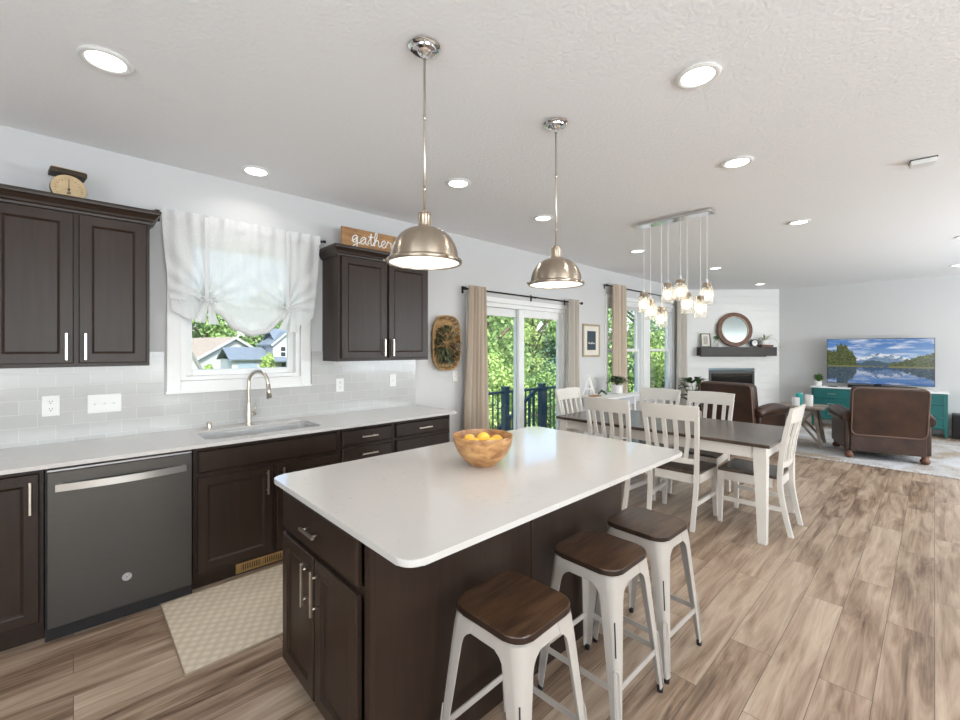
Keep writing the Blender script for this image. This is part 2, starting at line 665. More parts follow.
M_CHSEAT = plank_wood('dark_chair_seat_wood', (0.03, 0.02, 0.016), (0.14, 0.095, 0.07), (14, 1.5, 2), 0.25, 2.2)
M_LEATH = mat('brown_leather', (0.040, 0.0175, 0.010), 0.36, 0, 0.5, bump=0.25, bscale=60, var=0.45, vscale=5)
M_TEAL = mat('teal_paint', (0.010, 0.115, 0.112), 0.4, var=0.08)
M_GLASS = glass_mat('window_glass', (0.96, 0.98, 0.97), 1.35)
M_JAR = glass_mat('jar_glass', (0.95, 0.95, 0.94), 1.5, 0.03, 0.10)
M_GLOBE = emit_mat('bulb_glow', (1.0, 0.82, 0.58), 14.0)
M_LENS = emit_mat('led_lens', (1.0, 0.97, 0.92), 6.0)
M_SHEER = cloth_mat('white_sheer_cloth', (0.80, 0.80, 0.80), 0.24, 0.06)
M_BEIGE = cloth_mat('beige_linen', (0.66, 0.56, 0.46), 0.22)
M_CREAM = cloth_mat('cream_linen', (0.76, 0.71, 0.65), 0.35)
M_LGREY = cloth_mat('pale_grey_linen', (0.66, 0.64, 0.62), 0.3)
M_MIRROR = mat('mirror_glass', (0.60, 0.68, 0.66), 0.03, 1.0)
M_OAK = plank_wood('honey_wood', (0.22, 0.10, 0.035), (0.50, 0.27, 0.10), (3, 3, 18), 0.5, 2.0)
M_GREYW = plank_wood('weathered_grey_wood', (0.16, 0.125, 0.10), (0.33, 0.28, 0.23), (3, 3, 3), 0.6, 3.0)
M_WALNUT = plank_wood('walnut_wood', (0.075, 0.030, 0.016), (0.19, 0.085, 0.045), (5, 5, 5), 0.5, 4.0)
M_MANTEL = plank_wood('dark_mantel_wood', (0.015, 0.011, 0.010), (0.035, 0.025, 0.022), (1.5, 12, 12), 0.5, 3.0)
M_BOWL = plank_wood('acacia_wood', (0.24, 0.095, 0.030), (0.62, 0.36, 0.155), (5, 5, 11), 0.28, 3.0)
M_LEMON = mat('orange_skin', (0.90, 0.50, 0.06), 0.4, bump=0.2, bscale=120, var=0.15, vscale=10)
M_LEAFD = mat('dark_green_leaf', (0.035, 0.075, 0.022), 0.4, var=0.35, vscale=20)
M_LEAFM = mat('mid_green_leaf', (0.10, 0.20, 0.055), 0.45, var=0.35, vscale=20)
M_LEAFP = mat('pale_green_leaf', (0.30, 0.36, 0.16), 0.5, var=0.35, vscale=30)
M_POTW = mat('white_ceramic', (0.80, 0.79, 0.77), 0.3, var=0.03)
M_BASKET = plank_wood('woven_seagrass', (0.20, 0.105, 0.035), (0.52, 0.33, 0.14), (8, 8, 40), 0.7, 4.0)
M_BRASS = mat('brass_register', (0.62, 0.40, 0.17), 0.35, 0.7, var=0.05)
M_GOLDF = mat('champagne_frame', (0.42, 0.33, 0.22), 0.4, 0.3, var=0.1)
M_MATB = mat('cream_mat_board', (0.72, 0.68, 0.60), 0.8)
M_NAVY = mat('slate_blue_print', (0.035, 0.055, 0.075), 0.7)
M_INK = mat('white_ink', (0.85, 0.85, 0.83), 0.7)
M_RAIL = mat('dark_deck_metal', (0.026, 0.070, 0.110), 0.45)
M_DECK = plank_wood('grey_deck_boards', (0.18, 0.16, 0.14), (0.33, 0.30, 0.27), (1, 12, 1), 0.8, 2.0)
M_LAWN = mat('lawn_grass', (0.13, 0.21, 0.055), 0.9, var=0.4, vscale=3, bump=0.5, bscale=30)
M_SIDING = mat('pale_siding', (0.36, 0.37, 0.40), 0.7, var=0.03, stretch=(0.1, 0.1, 8))
M_ROOFB = mat('beige_shingles', (0.23, 0.195, 0.165), 0.9, var=0.15, vscale=3)
M_ROOFG = mat('blue_grey_shingles', (0.115, 0.145, 0.185), 0.9, var=0.15, vscale=3)
M_HWIN = mat('house_window_glass', (0.03, 0.04, 0.05), 0.1)
M_BARK = mat('tree_bark', (0.11, 0.08, 0.055), 0.9, var=0.3)
M_TREE1 = leaf_mat('leaf_bright', (0.20, 0.34, 0.08), (0.50, 0.62, 0.24))
M_TREE2 = leaf_mat('leaf_mid', (0.12, 0.24, 0.07), (0.36, 0.50, 0.20))
M_TREE3 = leaf_mat('leaf_blue_green', (0.07, 0.17, 0.13), (0.24, 0.40, 0.28))
M_RUGK = None

# ------------------------------------------------------------------ room shell
YN = 3.64                     # inner face of the window wall
XE = 10.90                    # inner face of the TV wall

def struct(o, label, cat):
    return tag(o, label, cat, kind='structure')

struct(MB().box(XW - .15, XE + .15, YS - .15, YN + .16, -0.12, 0).build('floor', M_FLOOR), 'brown wood-look plank floor running the length of the open room', 'floor')
struct(MB().box(XW - .15, XE + .15, YS - .15, YN + .16, CEIL, CEIL + .1).build('ceiling', M_CEIL), 'white knockdown textured ceiling over the whole room', 'ceiling')

def wall_holes(a0, a1, b0, b1, holes, axis):
    """wall along axis ('x' or 'y') from a0 to a1, thickness b0..b1, with holes (lo, hi, z0, z1)"""
    m = MB()
    def bx(p, q, z0, z1):
        if q - p < 1e-4 or z1 - z0 < 1e-4:
            return
        if axis == 'x': m.box(p, q, b0, b1, z0, z1)
        else: m.box(b0, b1, p, q, z0, z1)
    cur = a0
    for lo, hi, z0, z1 in sorted(holes):
        bx(cur, lo, 0, CEIL)
        bx(lo, hi, 0, z0)
        bx(lo, hi, z1, CEIL)
        cur = hi
    bx(cur, a1, 0, CEIL)
    return m

WIN1 = (0.545, 1.375, 1.255, 2.30)
DOOR1 = (3.28, 5.14, 0.0, 2.04)
WIN2 = (6.26, 7.50, 0.62, 2.30)
WIN3 = (7.76, 8.80, 0.62, 2.30)
struct(wall_holes(XW, 9.62, YN, YN + .16, [WIN1, DOOR1, WIN2, WIN3], 'x').build('wall_north', M_WALL), 'pale grey painted wall with the kitchen window and patio door', 'wall')
SW4, SW5, WW6 = (-1.4, 1.8, 0.5, 2.4), (5.2, 8.8, 0.5, 2.4), (-1.8, 0.6, 0.5, 2.4)  # openings for the unseen windows added beside the fill lamps
struct(wall_holes(XW, XE, YS - .15, YS, [SW4, SW5], 'x').build('wall_south', M_WALL), 'pale grey wall behind the viewer', 'wall')
struct(wall_holes(YS, YN, XW - .15, XW, [WW6], 'y').build('wall_west', M_WALL), 'pale grey wall at the kitchen end behind the viewer', 'wall')
struct(MB().box(XE, XE + .15, YS, YN + .16, 0, CEIL).build('wall_east', M_WALL), 'plain pale grey wall behind the television', 'wall')

# diagonal shiplap fireplace wall
FC = ((9.53 + XE) / 2, (YN + 2.27) / 2)
FW = math.hypot(XE - 9.53, YN - 2.27)
FR = -PI / 4
m = MB()
nb = 18
bh = CEIL / nb
for i in range(nb):
    z0, z1 = i * bh, (i + 1) * bh
    spans = [(-FW / 2, FW / 2)] if z1 <= 0.16 or z0 > 1.02 else [(-FW / 2, -0.51), (0.45, FW / 2)]
    for a, b in spans:
        m.box(a, b, 0, 0.05, z0 + .002, z1 - .002, 0.0025)
for a, b, z0, z1 in ((-FW / 2 + .01, -.51, 0.01, CEIL - .01), (.45, FW / 2 - .01, 0.01, CEIL - .01), (-.51, .45, 1.08, CEIL - .01)):
    m.box(a, b, 0.012, 0.10, z0, z1)
o = m.build('wall_fireplace', M_SHIP, None, (FC[0], FC[1], 0), FR)
struct(o, 'white shiplap boards on the diagonal corner wall around the fireplace', 'wall')

struct(MB().box(2.56, 3.21, YN - .014, YN, 0, .10, .004).box(5.22, 9.50, YN - .014, YN, 0, .10, .004).build('baseboard_north', M_WHITE), 'white baseboard along the foot of the window wall', 'baseboard')
struct(MB().box(XE - .014, XE, YS, 2.24, 0, .10, .004).build('baseboard_east', M_WHITE), 'white baseboard along the foot of the television wall', 'baseboard')

# ---- windows
def casing(m, x0, x1, z0, z1, w, d0, d1, sill=True):
    m.box(x0 - w, x0, d0, d1, z0 - w, z1 + w, .004)
    m.box(x1, x1 + w, d0, d1, z0 - w, z1 + w, .004)
    m.box(x0, x1, d0, d1, z1, z1 + w, .004)
    m.box(x0, x1, d0, d1, z0 - w, z0, .004)

# window_1 : over the sink
t = thing('window_1', (WIN1[0], YN, WIN1[2]), 0, 'white cased window above the kitchen sink', 'window', kind='structure')
w, h = WIN1[1] - WIN1[0], WIN1[3] - WIN1[2]
m = MB(); casing(m, 0, w, 0, h, .08, -.022, -.0005)
m.box(-.088, w + .088, -.028, -.0005, -.088, -.070, .003)
m.build('casing', M_WHITE, t)
m = MB()
m.box(0.002, .035, 0, .10, 0.002, h - .002).box(w - .035, w - .002, 0, .10, 0.002, h - .002).box(.035, w - .035, 0, .10, 0.002, .03).box(.035, w - .035, 0, .10, h - .03, h - .002)
m.build('window_frame', M_WHITE, t)
m = MB(); s = .035
m.box(s, s + .045, .05, .09, .03, h - .03, .006).box(w - s - .045, w - s, .05, .09, .03, h - .03, .006)
m.box(s + .045, w - s - .045, .05, .09, .03, .075, .006).box(s + .045, w - s - .045, .05, .09, h - .075, h - .03, .006)
m.build('sash', M_WHITE, t)
MB().box(s + .04, w - s - .04, .066, .070, .07, h - .07).build('pane', M_GLASS, t)

def hung_window(name, W_, label, cs=True):
    t = thing(name, (W_[0], YN, W_[2]), 0, label, 'window', kind='structure')
    w, h = W_[1] - W_[0], W_[3] - W_[2]
    m = MB(); casing(m, 0, w, 0, h, .065, -.02, -.0005)
    m.box(-.05, w + .05, -.05, -.0005, -.03, -.004, .004)
    m.build('casing', M_WHITE, t)
    m = MB()
    m.box(.002, .04, 0, .12, .002, h - .002).box(w - .04, w - .002, 0, .12, .002, h - .002).box(.04, w - .04, 0, .12, .002, .035).box(.04, w - .04, 0, .12, h - .035, h - .002)
    m.build('window_frame', M_WHITE, t)
    for nm, z0, z1, d in (('lower_sash', .035, h / 2 + .025, .045), ('upper_sash', h / 2 - .025, h - .035, .082)):
        m = MB()
        a, b = .04, w - .04
        m.box(a, a + .05, d, d + .034, z0, z1, .005).box(b - .05, b, d, d + .034, z0, z1, .005)
        m.box(a + .05, b - .05, d, d + .034, z0, z0 + .05, .005).box(a + .05, b - .05, d, d + .034, z1 - .05, z1, .005)
        so = m.build(nm, M_WHITE, t)
        MB().box(a + .045, b - .045, d + .015, d + .019, z0 + .045, z1 - .045).build('pane', M_GLASS, so)
    # raised blind under the head
    m = MB()
    m.box(.045, w - .045, .004, .040, h - .085, h - .037, .004)
    for k in range(7):
        m.box(.05, w - .05, .006, .038, h - .098 - k * .009, h - .092 - k * .009)
    m.build('raised_blind', M_WHITE, t)
hung_window('window_2', WIN2, 'white double hung window beside the beige curtain near the console')
hung_window('window_3', WIN3, 'white double hung window nearest the fireplace wall')

def plain_window(name, x0, x1, z0, z1, loc, rz, label):  # unseen windows, added behind the camera to go with the fill lamps
    t = thing(name, loc, rz, label, 'window', kind='structure')
    w, h = x1 - x0, z1 - z0
    m = MB()
    casing(m, 0, w, 0, h, .07, -.02, -.0005)
    m.box(0.002, .05, 0, .1, 0.002, h - .002).box(w - .05, w - .002, 0, .1, 0.002, h - .002).box(.05, w - .05, 0, .1, 0.002, .05).box(.05, w - .05, 0, .1, h - .05, h - .002)
    m.box(w / 2 - .03, w / 2 + .005, .02, .08, .05, h - .05)
    m.build('window_frame', M_WHITE, t)
    MB().box(.05, w - .05, .045, .05, .05, h - .05).build('pane', M_GLASS, t)
plain_window('window_added_4', SW4[0], SW4[1], SW4[2], SW4[3], (SW4[1], YS, SW4[2]), PI, 'wide unseen window added behind the viewer for the fill lamp, kitchen side')
plain_window('window_added_5', SW5[0], SW5[1], SW5[2], SW5[3], (SW5[1], YS, SW5[2]), PI, 'wide unseen window added behind the viewer for the fill lamp, living room side')
plain_window('window_added_6', WW6[0], WW6[1], WW6[2], WW6[3], (XW, WW6[0], WW6[2]), PI / 2, 'unseen window added in the end wall for the fill lamp')

struct(MB().box(7.5655, 7.6945, YN - .018, YN - .0005, .555, 2.365, .003).build('trim_2', M_WHITE), 'white mullion board between the two living room windows', 'trim')

# ---- sliding patio door
t = thing('door_1', (DOOR1[0], YN, 0), 0, 'white sliding glass patio door onto the deck', 'door', kind='structure')
w, h = DOOR1[1] - DOOR1[0], DOOR1[3]
m = MB()
m.box(-.06, 0, -.022, -.0005, 0, h + .06, .004).box(w, w + .06, -.022, -.0005, 0, h + .06, .004).box(0, w, -.022, -.0005, h, h + .06, .004)
m.build('casing', M_WHITE, t)
m = MB()
m.box(.002, .045, 0, .14, .002, h - .002).box(w - .045, w - .002, 0, .14, .002, h - .002).box(.045, w - .045, 0, .14, h - .05, h - .002).box(.045, w - .045, 0, .14, .001, .03)
m.build('door_frame', M_WHITE, t)
def slider(a, b, d, nm):
    m = MB(); s = .098
    z0, z1 = .03, h - .05
    m.box(a, a + s, d, d + .04, z0, z1, .005).box(b - s, b, d, d + .04, z0, z1, .005)
    m.box(a + s, b - s, d, d + .04, z0, z0 + .12, .005).box(a + s, b - s, d, d + .04, z1 - .10, z1, .005)
    so = m.build(nm, M_WHITE, t)
    MB().box(a + s - .005, b - s + .005, d + .017, d + .023, z0 + .115, z1 - .095).build('pane', M_GLASS, so)
    return so
slider(.045, w / 2 + .045, .085, 'fixed_panel')
so = slider(w / 2 - .045, w - .045, .03, 'sliding_panel')
m = MB(); m.box(w - .105, w - .075, .005, .03, .92, 1.16, .006); m.build('door_handle', M_PLATE, so)

# ---- backsplash
m = MB()
m.box(-1.2, .452, YN - .008, YN - .0005, .9145, 1.46)
m.box(.452, 1.468, YN - .008, YN - .0005, .9145, 1.165)
m.box(1.468, 2.53, YN - .008, YN - .0005, .9145, 1.46)
struct(m.build('trim_1', M_TILE), 'pale grey subway tile backsplash above the counter', 'backsplash')

# ------------------------------------------------------------------ kitchen cabinets
DOORP = [(0, 0), (0, .016), (.004, .020), (.052, .020), (.056, .0185), (.066, .010), (.068, .010)]
DRAWP = [(0, 0), (0, .012), (.010, .020), (.016, .020)]

def bar_handle(parent, x, z, length, vertical, y=-.020, r=.0055):
    """flat bar pull with two posts; local front is -y"""
    m = MB()
    o_ = .030
    if vertical:
        m.box(x - r, x + r, y - o_ - r, y - o_ + r, z - length / 2, z + length / 2, .002)
        for s in (-1, 1):
            m.cyl((x, y, z + s * length * .34), (x, y - o_, z + s * length * .34), .0048, 10)
    else:
        m.box(x - length / 2, x + length / 2, y - o_ - r, y - o_ + r, z - r, z + r, .002)
        for s in (-1, 1):
            m.cyl((x + s * length * .34, y, z), (x + s * length * .34, y - o_, z), .0048, 10)
    return m.build('handle', M_NICK, parent)

def cab_door(parent, x0, x1, z0, z1, hx=None, hz=None, hl=.16):
    d = MB().rect_profile(x1 - x0, z1 - z0, DOORP, T(x0, 0, z0)).build('door', M_CAB, parent)
    if hx is not None:
        bar_handle(d, hx, hz, hl, True)
    return d

def cab_drawer(parent, x0, x1, z0, z1, handle=True, nm='drawer', hl=.14):
    d = MB().rect_profile(x1 - x0, z1 - z0, DRAWP, T(x0, 0, z0)).build(nm, M_CAB, parent)
    if handle:
        bar_handle(d, (x0 + x1) / 2, (z0 + z1) / 2, hl, False)
    return d

YF = 3.07
CTOP = .893
def base_cabinet(name, x0, x1, label, group=None, toe=True, sink=False):
    t = thing(name, (x0, YF, 0), 0, label, 'cabinet', group)
    w = x1 - x0
    m = MB().box(0.0005, w - .0005, 0, YN - YF - .012, .10, .62 if sink else CTOP - .0006)
    if sink:   # open above for the basin
        m.box(.0005, w - .0005, 0, .018, .62, CTOP - .0006).box(.0005, .018, .018, YN - YF - .012, .62, CTOP - .0006).box(w - .018, w - .0005, .018, YN - YF - .012, .62, CTOP - .0006)
    m.build('carcass', M_CAB, t)
    MB().box(0.0005, w - .0005, .065, YN - YF - .012, 0.0005, .0995).build('toe_kick', M_CABIN if not toe else M_CAB, t)
    return t, w

t, w = base_cabinet('base_cabinet', -.76, -.108, 'dark base cabinet with one door left of the dishwasher')
cab_door(t, .02, w - .015, .125, .862, w - .045, .75)

t, w = base_cabinet('sink_cabinet', .524, 1.447, 'dark double door base cabinet under the sink, plain false front', sink=True)
cab_drawer(t, .02, w - .02, .725, .862, False, 'false_front')
cab_door(t, .02, w / 2 - .012, .125, .700, w / 2 - .05, .60)
cab_door(t, w / 2 + .012, w - .02, .125, .700, w / 2 + .05, .60)

t, w = base_cabinet('drawer_cabinet', 1.448, 1.915, 'narrow dark drawer base cabinet just right of the sink cabinet')
for z0, z1 in ((.745, .862), (.615, .725), (.37, .595), (.125, .35)):
    cab_drawer(t, .02, w - .02, z0, z1)
t, w = base_cabinet('drawer_cabinet', 1.916, 2.518, 'wide dark drawer base cabinet at the open end of the counter')
for z0, z1 in ((.745, .862), (.44, .725), (.125, .42)):
    cab_drawer(t, .02, w - .02, z0, z1)

# floor register set in the toe kick
t = thing('floor_register', (.77, YF + .064, .012), 0, 'brass slotted air register in the toe kick under the sink', 'air vent')
m = MB().box(0, .32, -.006, 0, 0, .012).box(0, .32, -.006, 0, .052, .064).box(0, .03, -.006, 0, .012, .052).box(.29, .32, -.006, 0, .012, .052).box(.153, .167, -.006, 0, .012, .052)
m.build('frame', M_BRASS, t)
m = MB()
for k in range(9):
    for b in (.03, .167):
        m.box(b + .003 + k * .0138, b + .010 + k * .0138, -.005, -.001, .012, .052)
m.build('louvre', M_BRASS, t)
MB().box(.02, .30, -.0008, 0, .01, .054).build('duct_back', M_BLACK, t)

# dishwasher
t = thing('dishwasher', (-.100, YF, 0), 0, 'slate grey dishwasher with long bowed bar handle', 'dishwasher')
w = .615
MB().box(-.004, w + .004, 0.0, YN - YF - .012, .005, CTOP - .0008).build('body', M_CABIN, t)
MB().box(.004, w - .004, -.045, -.0005, .082, .862, .004).build('door', M_STEEL, t)
m = MB(); m.box(.004, w - .004, -.040, -.0005, .8635, .875, .002); m.build('control_strip', mat('dishwasher_strip', (.45, .45, .45), .3, .6), t)
m = MB()
pts = []
n = 14
for i in range(n + 1):
    u = i / n
    pts.append((.035 + u * (w - .07), -.060 - .028 * math.sin(PI * u), .785))
for a, b in zip(pts[:-1], pts[1:]):
    m.bar(a, b, .012, .036, (0, 0, 1))
m.box(.035, .060, -.066, -.046, .767, .803, .003).box(w - .060, w - .035, -.066, -.046, .767, .803, .003)
m.build('handle', mat('pale_satin_steel', (.62, .60, .57), .3, .9), t)
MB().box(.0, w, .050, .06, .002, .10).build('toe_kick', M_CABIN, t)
b = MB().cyl((w / 2 + .005, -.0455, .240), (w / 2 + .005, -.0475, .240), .021, 28).build('badge', mat('badge_silver', (.55, .55, .56), .3, .8), t)
m = MB()
m.tube([(w / 2 + .005 + .0175 * math.cos(a * PI / 12), -.0477, .240 + .0175 * math.sin(a * PI / 12)) for a in range(24)], .0009, 6, closed=True)
cx = w / 2 + .005
# curled monogram: two looped script letters
m.tube(catmull([(cx + p[0] * .001, -.0478, .240 + p[1] * .001) for p in ((-2, 6), (-6, 9), (-11, 5), (-11, -3), (-7, -8), (-3, -5), (-2, 1), (-6, 1), (-1, 2), (-2, -9), (-6, -12))], 4), .0008, 5)
m.tube(catmull([(cx + p[0] * .001, -.0478, .240 + p[1] * .001) for p in ((3, 1), (9, 3), (11, 7), (7, 9), (3, 5), (2, -2), (5, -8), (10, -6), (12, -3))], 4), .0008, 5)
m.build('emblem', mat('badge_script', (.12, .12, .13), .4), b)

# countertop with the sink cut-out
CX0, CX1, CY0, CY1 = -1.2, 2.535, 2.985, YN - .009
SX0, SX1, SY0, SY1 = .60, 1.345, 3.105, 3.47
def slab_with_hole(outer, inner, z0, z1):
    m = MB()
    bm = m.bm
    loops = []
    for poly in (outer, inner):
        vs = [bm.verts.new((x, y, z0)) for x, y in poly]
        loops.append([bm.edges.new((vs[i], vs[(i + 1) % len(vs)])) for i in range(len(vs))])
    r = bmesh.ops.triangle_fill(bm, edges=loops[0] + loops[1], use_beauty=True)
    fs = [g for g in r['geom'] if isinstance(g, bmesh.types.BMFace)]
    ext = bmesh.ops.extrude_face_region(bm, geom=fs)
    vs = [g for g in ext['geom'] if isinstance(g, bmesh.types.BMVert)]
    bmesh.ops.translate(bm, verts=vs, vec=(0, 0, z1 - z0))
    return m
o = slab_with_hole([(CX0, CY0), (CX1, CY0), (CX1, CY1), (CX0, CY1)], rounded_rect(SX0, SX1, SY0, SY1, .06, 6), CTOP, .914).build('countertop', M_QUARTZ)
tag(o, 'long white quartz countertop along the window wall', 'countertop')

# sink
t = thing('sink', (SX0, SY0, CTOP - .24), 0, 'stainless steel undermount sink below the window', 'sink')
w, d = SX1 - SX0, SY1 - SY0
m = MB()
prof = [(0.004, .239), (.004, .12), (.010, .03), (.05, .004)]
bm = m.bm
loops = []
for ins, z in [(-.02, .2395)] + prof:
    loops.append([bm.verts.new((x, y, z)) for x, y in rounded_rect(ins, w - ins, ins, d - ins, max(.02, .06 - ins * .2), 6)])
for A, B in zip(loops[:-1], loops[1:]):
    for k in range(len(A)):
        f = bm.faces.new((A[k], A[(k + 1) % len(A)], B[(k + 1) % len(A)], B[k])); f.smooth = True
bm.faces.new(loops[-1])
m.build('basin', M_SINK, t)
MB().lathe([(0.0, .006), (.03, .006), (.042, .008), (.044, .0045)], (w / 2, d * .6, 0), 20).build('drain', M_CHROME, t)

# faucet
t = thing('faucet', (.955, 3.535, .9145), .55, 'brushed nickel gooseneck pull-down faucet behind the sink', 'faucet')
MB().lathe([(0, 0), (.027, 0), (.027, .006), (.021, .012), (.019, .05), (.017, .11), (0.0135, .16), (0, .16)], n=20).build('base', M_NICK, t)
P = [(0, 0, .10), (0, 0, .27), (0, -.004, .31)]
for k in range(13):
    a = PI * k / 12
    P.append((0, -.085 + .085 * math.cos(a), .315 + .085 * math.sin(a)))
P.append((0, -.174, .30))
MB().tube(P, .0125, 14).build('spout', M_NICK, t)
MB().cyl((0, -.173, .305), (0, -.186, .20), .0145, 16, .0185).build('spray_head', M_NICK, t)
m = MB().cyl((.015, 0, .075), (.062, 0, .075), .0125, 14)
m.tube([(.054, 0, .078), (.060, -.004, .11), (.066, -.01, .155)], .0055, 10)
m.build('lever', M_NICK, t)
t = thing('soap_dispenser', (.70, 3.535, .9145), 0, 'short brushed nickel cylinder beside the faucet on the counter', 'soap dispenser')
MB().lathe([(0, 0), (.019, 0), (.019, .004), (.0155, .006), (.0155, .042), (.013, .046), (0, .046)], n=18).build('body', M_NICK, t)
MB().tube([(0, 0, .040), (0, -.02, .041), (0, -.030, .036)], .005, 10).build('nozzle', M_NICK, t)

# upper cabinets
def upper_cabinet(x0, x1, doors, label):
    t = thing('upper_cabinet', (x0, 3.33, 1.378), 0, label, 'cabinet', 'dark upper wall cabinets')
    w, D = x1 - x0, YN - 3.33 - .0006
    MB().box(0, w, 0, D, 0, .895).build('carcass', M_CAB, t)
    for a, b, hx in doors:
        cab_door(t, a - x0, b - x0, .022, .862, hx - x0, .115, .15)
    # crown moulding: stepped profile swept round front and sides
    m = MB()
    prof = [(.004, .868), (.012, .868), (.014, .880), (.022, .886), (.026, .898), (.040, .918), (.050, .926), (.052, .936), (.052, .948), (0, .948), (0, .896)]
    rings = []
    for cx, cy, sx in ((0, D, -1), (0, 0, -1), (w, 0, 1), (w, D, 1)):
        ring = []
        for o_, z in prof:
            ring.append(m.bm.verts.new((cx + sx * o_, (cy - o_) if cy == 0 else cy, z)))
        rings.append(ring)
    for A, B in zip(rings[:-1], rings[1:]):
        for k in range(len(prof)):
            k2 = (k + 1) % len(prof)
            m.bm.faces.new((A[k], A[k2], B[k2], B[k]))
    m.bm.faces.new(rings[0]); m.bm.faces.new(list(reversed(rings[-1])))
    m.box(.001, w - .001, .001, D - .001, .8955, .944)
    m.build('crown_moulding', M_CAB, t)
    return t
upper_cabinet(-.345, .342, [(-.325, .001, -.028), (.022, .325, .050)], 'dark upper cabinet left of the sink window, scale on its top')
upper_cabinet(1.565, 2.465, [(1.585, 2.004, 1.972), (2.026, 2.445, 2.058)], 'dark upper cabinet between the sink window and the hanging basket')

# switch plates and outlets
def wall_plate(kind, x, z, label, w=.072, h=.118, y=YN - .008, n=1):
    t = thing(kind, (x, y - .0005, z), 0, label, 'outlet' if 'outlet' in kind else 'light switch')
    MB().box(-w / 2, w / 2, -.006, 0, -h / 2, h / 2, .003).build('cover_plate', M_PLATE, t)
    if 'outlet' in kind:
        for s in (-1, 1):
            f = MB().lathe([(0, 0), (.0165, 0), (.0165, .003), (0, .003)], n=20, M=T(0, -.0055, s * .022) @ RX(PI / 2)).build('socket', M_PLATE, t)
            m = MB()
            m.box(-.0075, -.0050, -.0095, -.0080, s * .022 + .001, s * .022 + .009).box(.0050, .0075, -.0095, -.0080, s * .022 + .001, s * .022 + .009)
            m.cyl((0, -.008, s * .022 - .007), (0, -.0095, s * .022 - .007), .0028, 10)
            m.build('slot', M_BLACK, f)
    else:
        for k in range(n):
            cx = (k - (n - 1) / 2) * .046
            m = MB().box(cx - .0055, cx + .0055, -.0075, -.0055, -.013, .013).hexa(
                [(cx - .004, -.0065, -.006), (cx + .004, -.0065, -.006), (cx + .004, -.0065, .006), (cx - .004, -.0065, .006)],
                [(cx - .003, -.016, .000), (cx + .003, -.016, .000), (cx + .003, -.0145, .007), (cx - .003, -.0145, .007)])
            m.build('toggle', M_PLATE, t)
wall_plate('wall_outlet', -.098, 1.14, 'white duplex outlet on the tiles under the left upper cabinet', .078, .124)
wall_plate('light_switch', .145, 1.135, 'wide white triple switch plate on the tiles beside the duplex outlet', .164, .118, n=3)
wall_plate('wall_outlet', 1.72, 1.16, 'white outlet on the tiles just right of the window trim')
wall_plate('light_switch', 2.262, 1.175, 'white single switch on the tiles near the counter end', n=1)
wall_plate('light_switch', 3.06, 1.18, 'white switch plate on the wall left of the beige patio curtain', y=YN, n=1)

# ------------------------------------------------------------------ island
IX0, IX1, IY0, IY1 = .636, 2.470, .950, 2.028
t = thing('kitchen_island', (.692, 1.998, 0), -PI / 2, 'dark wood island base with end drawer and two doors', 'kitchen island')
# local x runs from far (world y 2.005) to near (1.245); local y = world x - .672
iw, il = .752, 1.61
MB().box(0, iw - .02, .02, il - .02, .10, .8925).build('carcass', M_CAB, t)
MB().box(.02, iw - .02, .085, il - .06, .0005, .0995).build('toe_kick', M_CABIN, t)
m = MB()
m.box(iw - .0195, iw, .0205, .80, .001, .8925, .002).box(iw - .0195, iw, .806, il, .001, .8925, .002)
m.build('back_panel', M_CAB, t)
MB().box(0, iw - .02, il - .0195, il, .001, .8925, .002).build('end_panel', M_CAB, t)
m = MB()
m.box(0, .03, 0, .0198, .10, .8925).box(iw - .035, iw, 0, .0198, .001, .8925).box(.03, iw - .035, 0, .0198, .845, .8925).box(.03, iw - .035, 0, .0198, .10, .13).box(.03, iw - .035, 0, .0198, .665, .70)
m.build('face_frame', M_CAB, t)
cab_drawer(t, .015, iw - .055, .695, .862, hl=.13)
dw = iw - .07
cab_door(t, .015, .015 + dw / 2 - .006, .115, .672, .015 + dw / 2 - .045, .565, .17)
cab_door(t, .015 + dw / 2 + .006, iw - .055, .115, .672, .015 + dw / 2 + .045, .565, .17)
m = MB()
poly = rounded_rect(IX0, IX1, IY0, IY1, .055, 8)
m.prism(poly, CTOP, .914)
tb = m.bm
es = [e for e in tb.edges if abs(e.verts[0].co.z - e.verts[1].co.z) < 1e-5]
bmesh.ops.bevel(tb, geom=es, offset=.004, segments=2, profile=.5, affect='EDGES')
tag(m.build('island_countertop', M_QUARTZ), 'white quartz island top carrying the bowl of oranges', 'countertop')

# fruit bowl
t = thing('fruit_bowl', (1.462, 1.526, .9145), 0, 'round grained wooden bowl on the island filled with oranges', 'bowl')
MB().lathe([(0, 0), (.062, 0), (.067, .006), (.098, .030), (.126, .066), (.143, .105), (.149, .142), (.1475, .146), (.1425, .146), (.135, .108), (.117, .066), (.088, .030), (.05, .014), (0, .012)], n=48).build('bowl', M_BOWL, t)
def bowl_spot(a, b):     # a to the right, b away from the seating side, seen across the bowl
    return 1.462 + a * .7266 + b * .687, 1.526 - a * .687 + b * .7266
fr = [(-.066, .030, .107, 'orange in the bowl, against the left rim'), (.006, .072, .109, 'orange in the bowl, at the far rim'), (.070, .020, .107, 'orange in the bowl, against the right rim'),
      (-.042, -.052, .107, 'orange in the bowl, near left side'), (.038, -.056, .107, 'orange in the bowl, near right side'), (.002, .000, .123, 'orange on top of the others in the bowl')]
for a, b, z, lb in fr:
    o = MB().sphere((0, 0, 0), .0345, 18, 12, (1.0, 1.0, .95)).build('orange', M_LEMON, None)
    x, y = bowl_spot(a, b)
    o.location = (x, y, .9145 + z)
    o.rotation_euler = (random.uniform(-.5, .5), random.uniform(-.5, .5), 0)
    tag(o, lb, 'fruit', 'oranges in the wooden bowl')

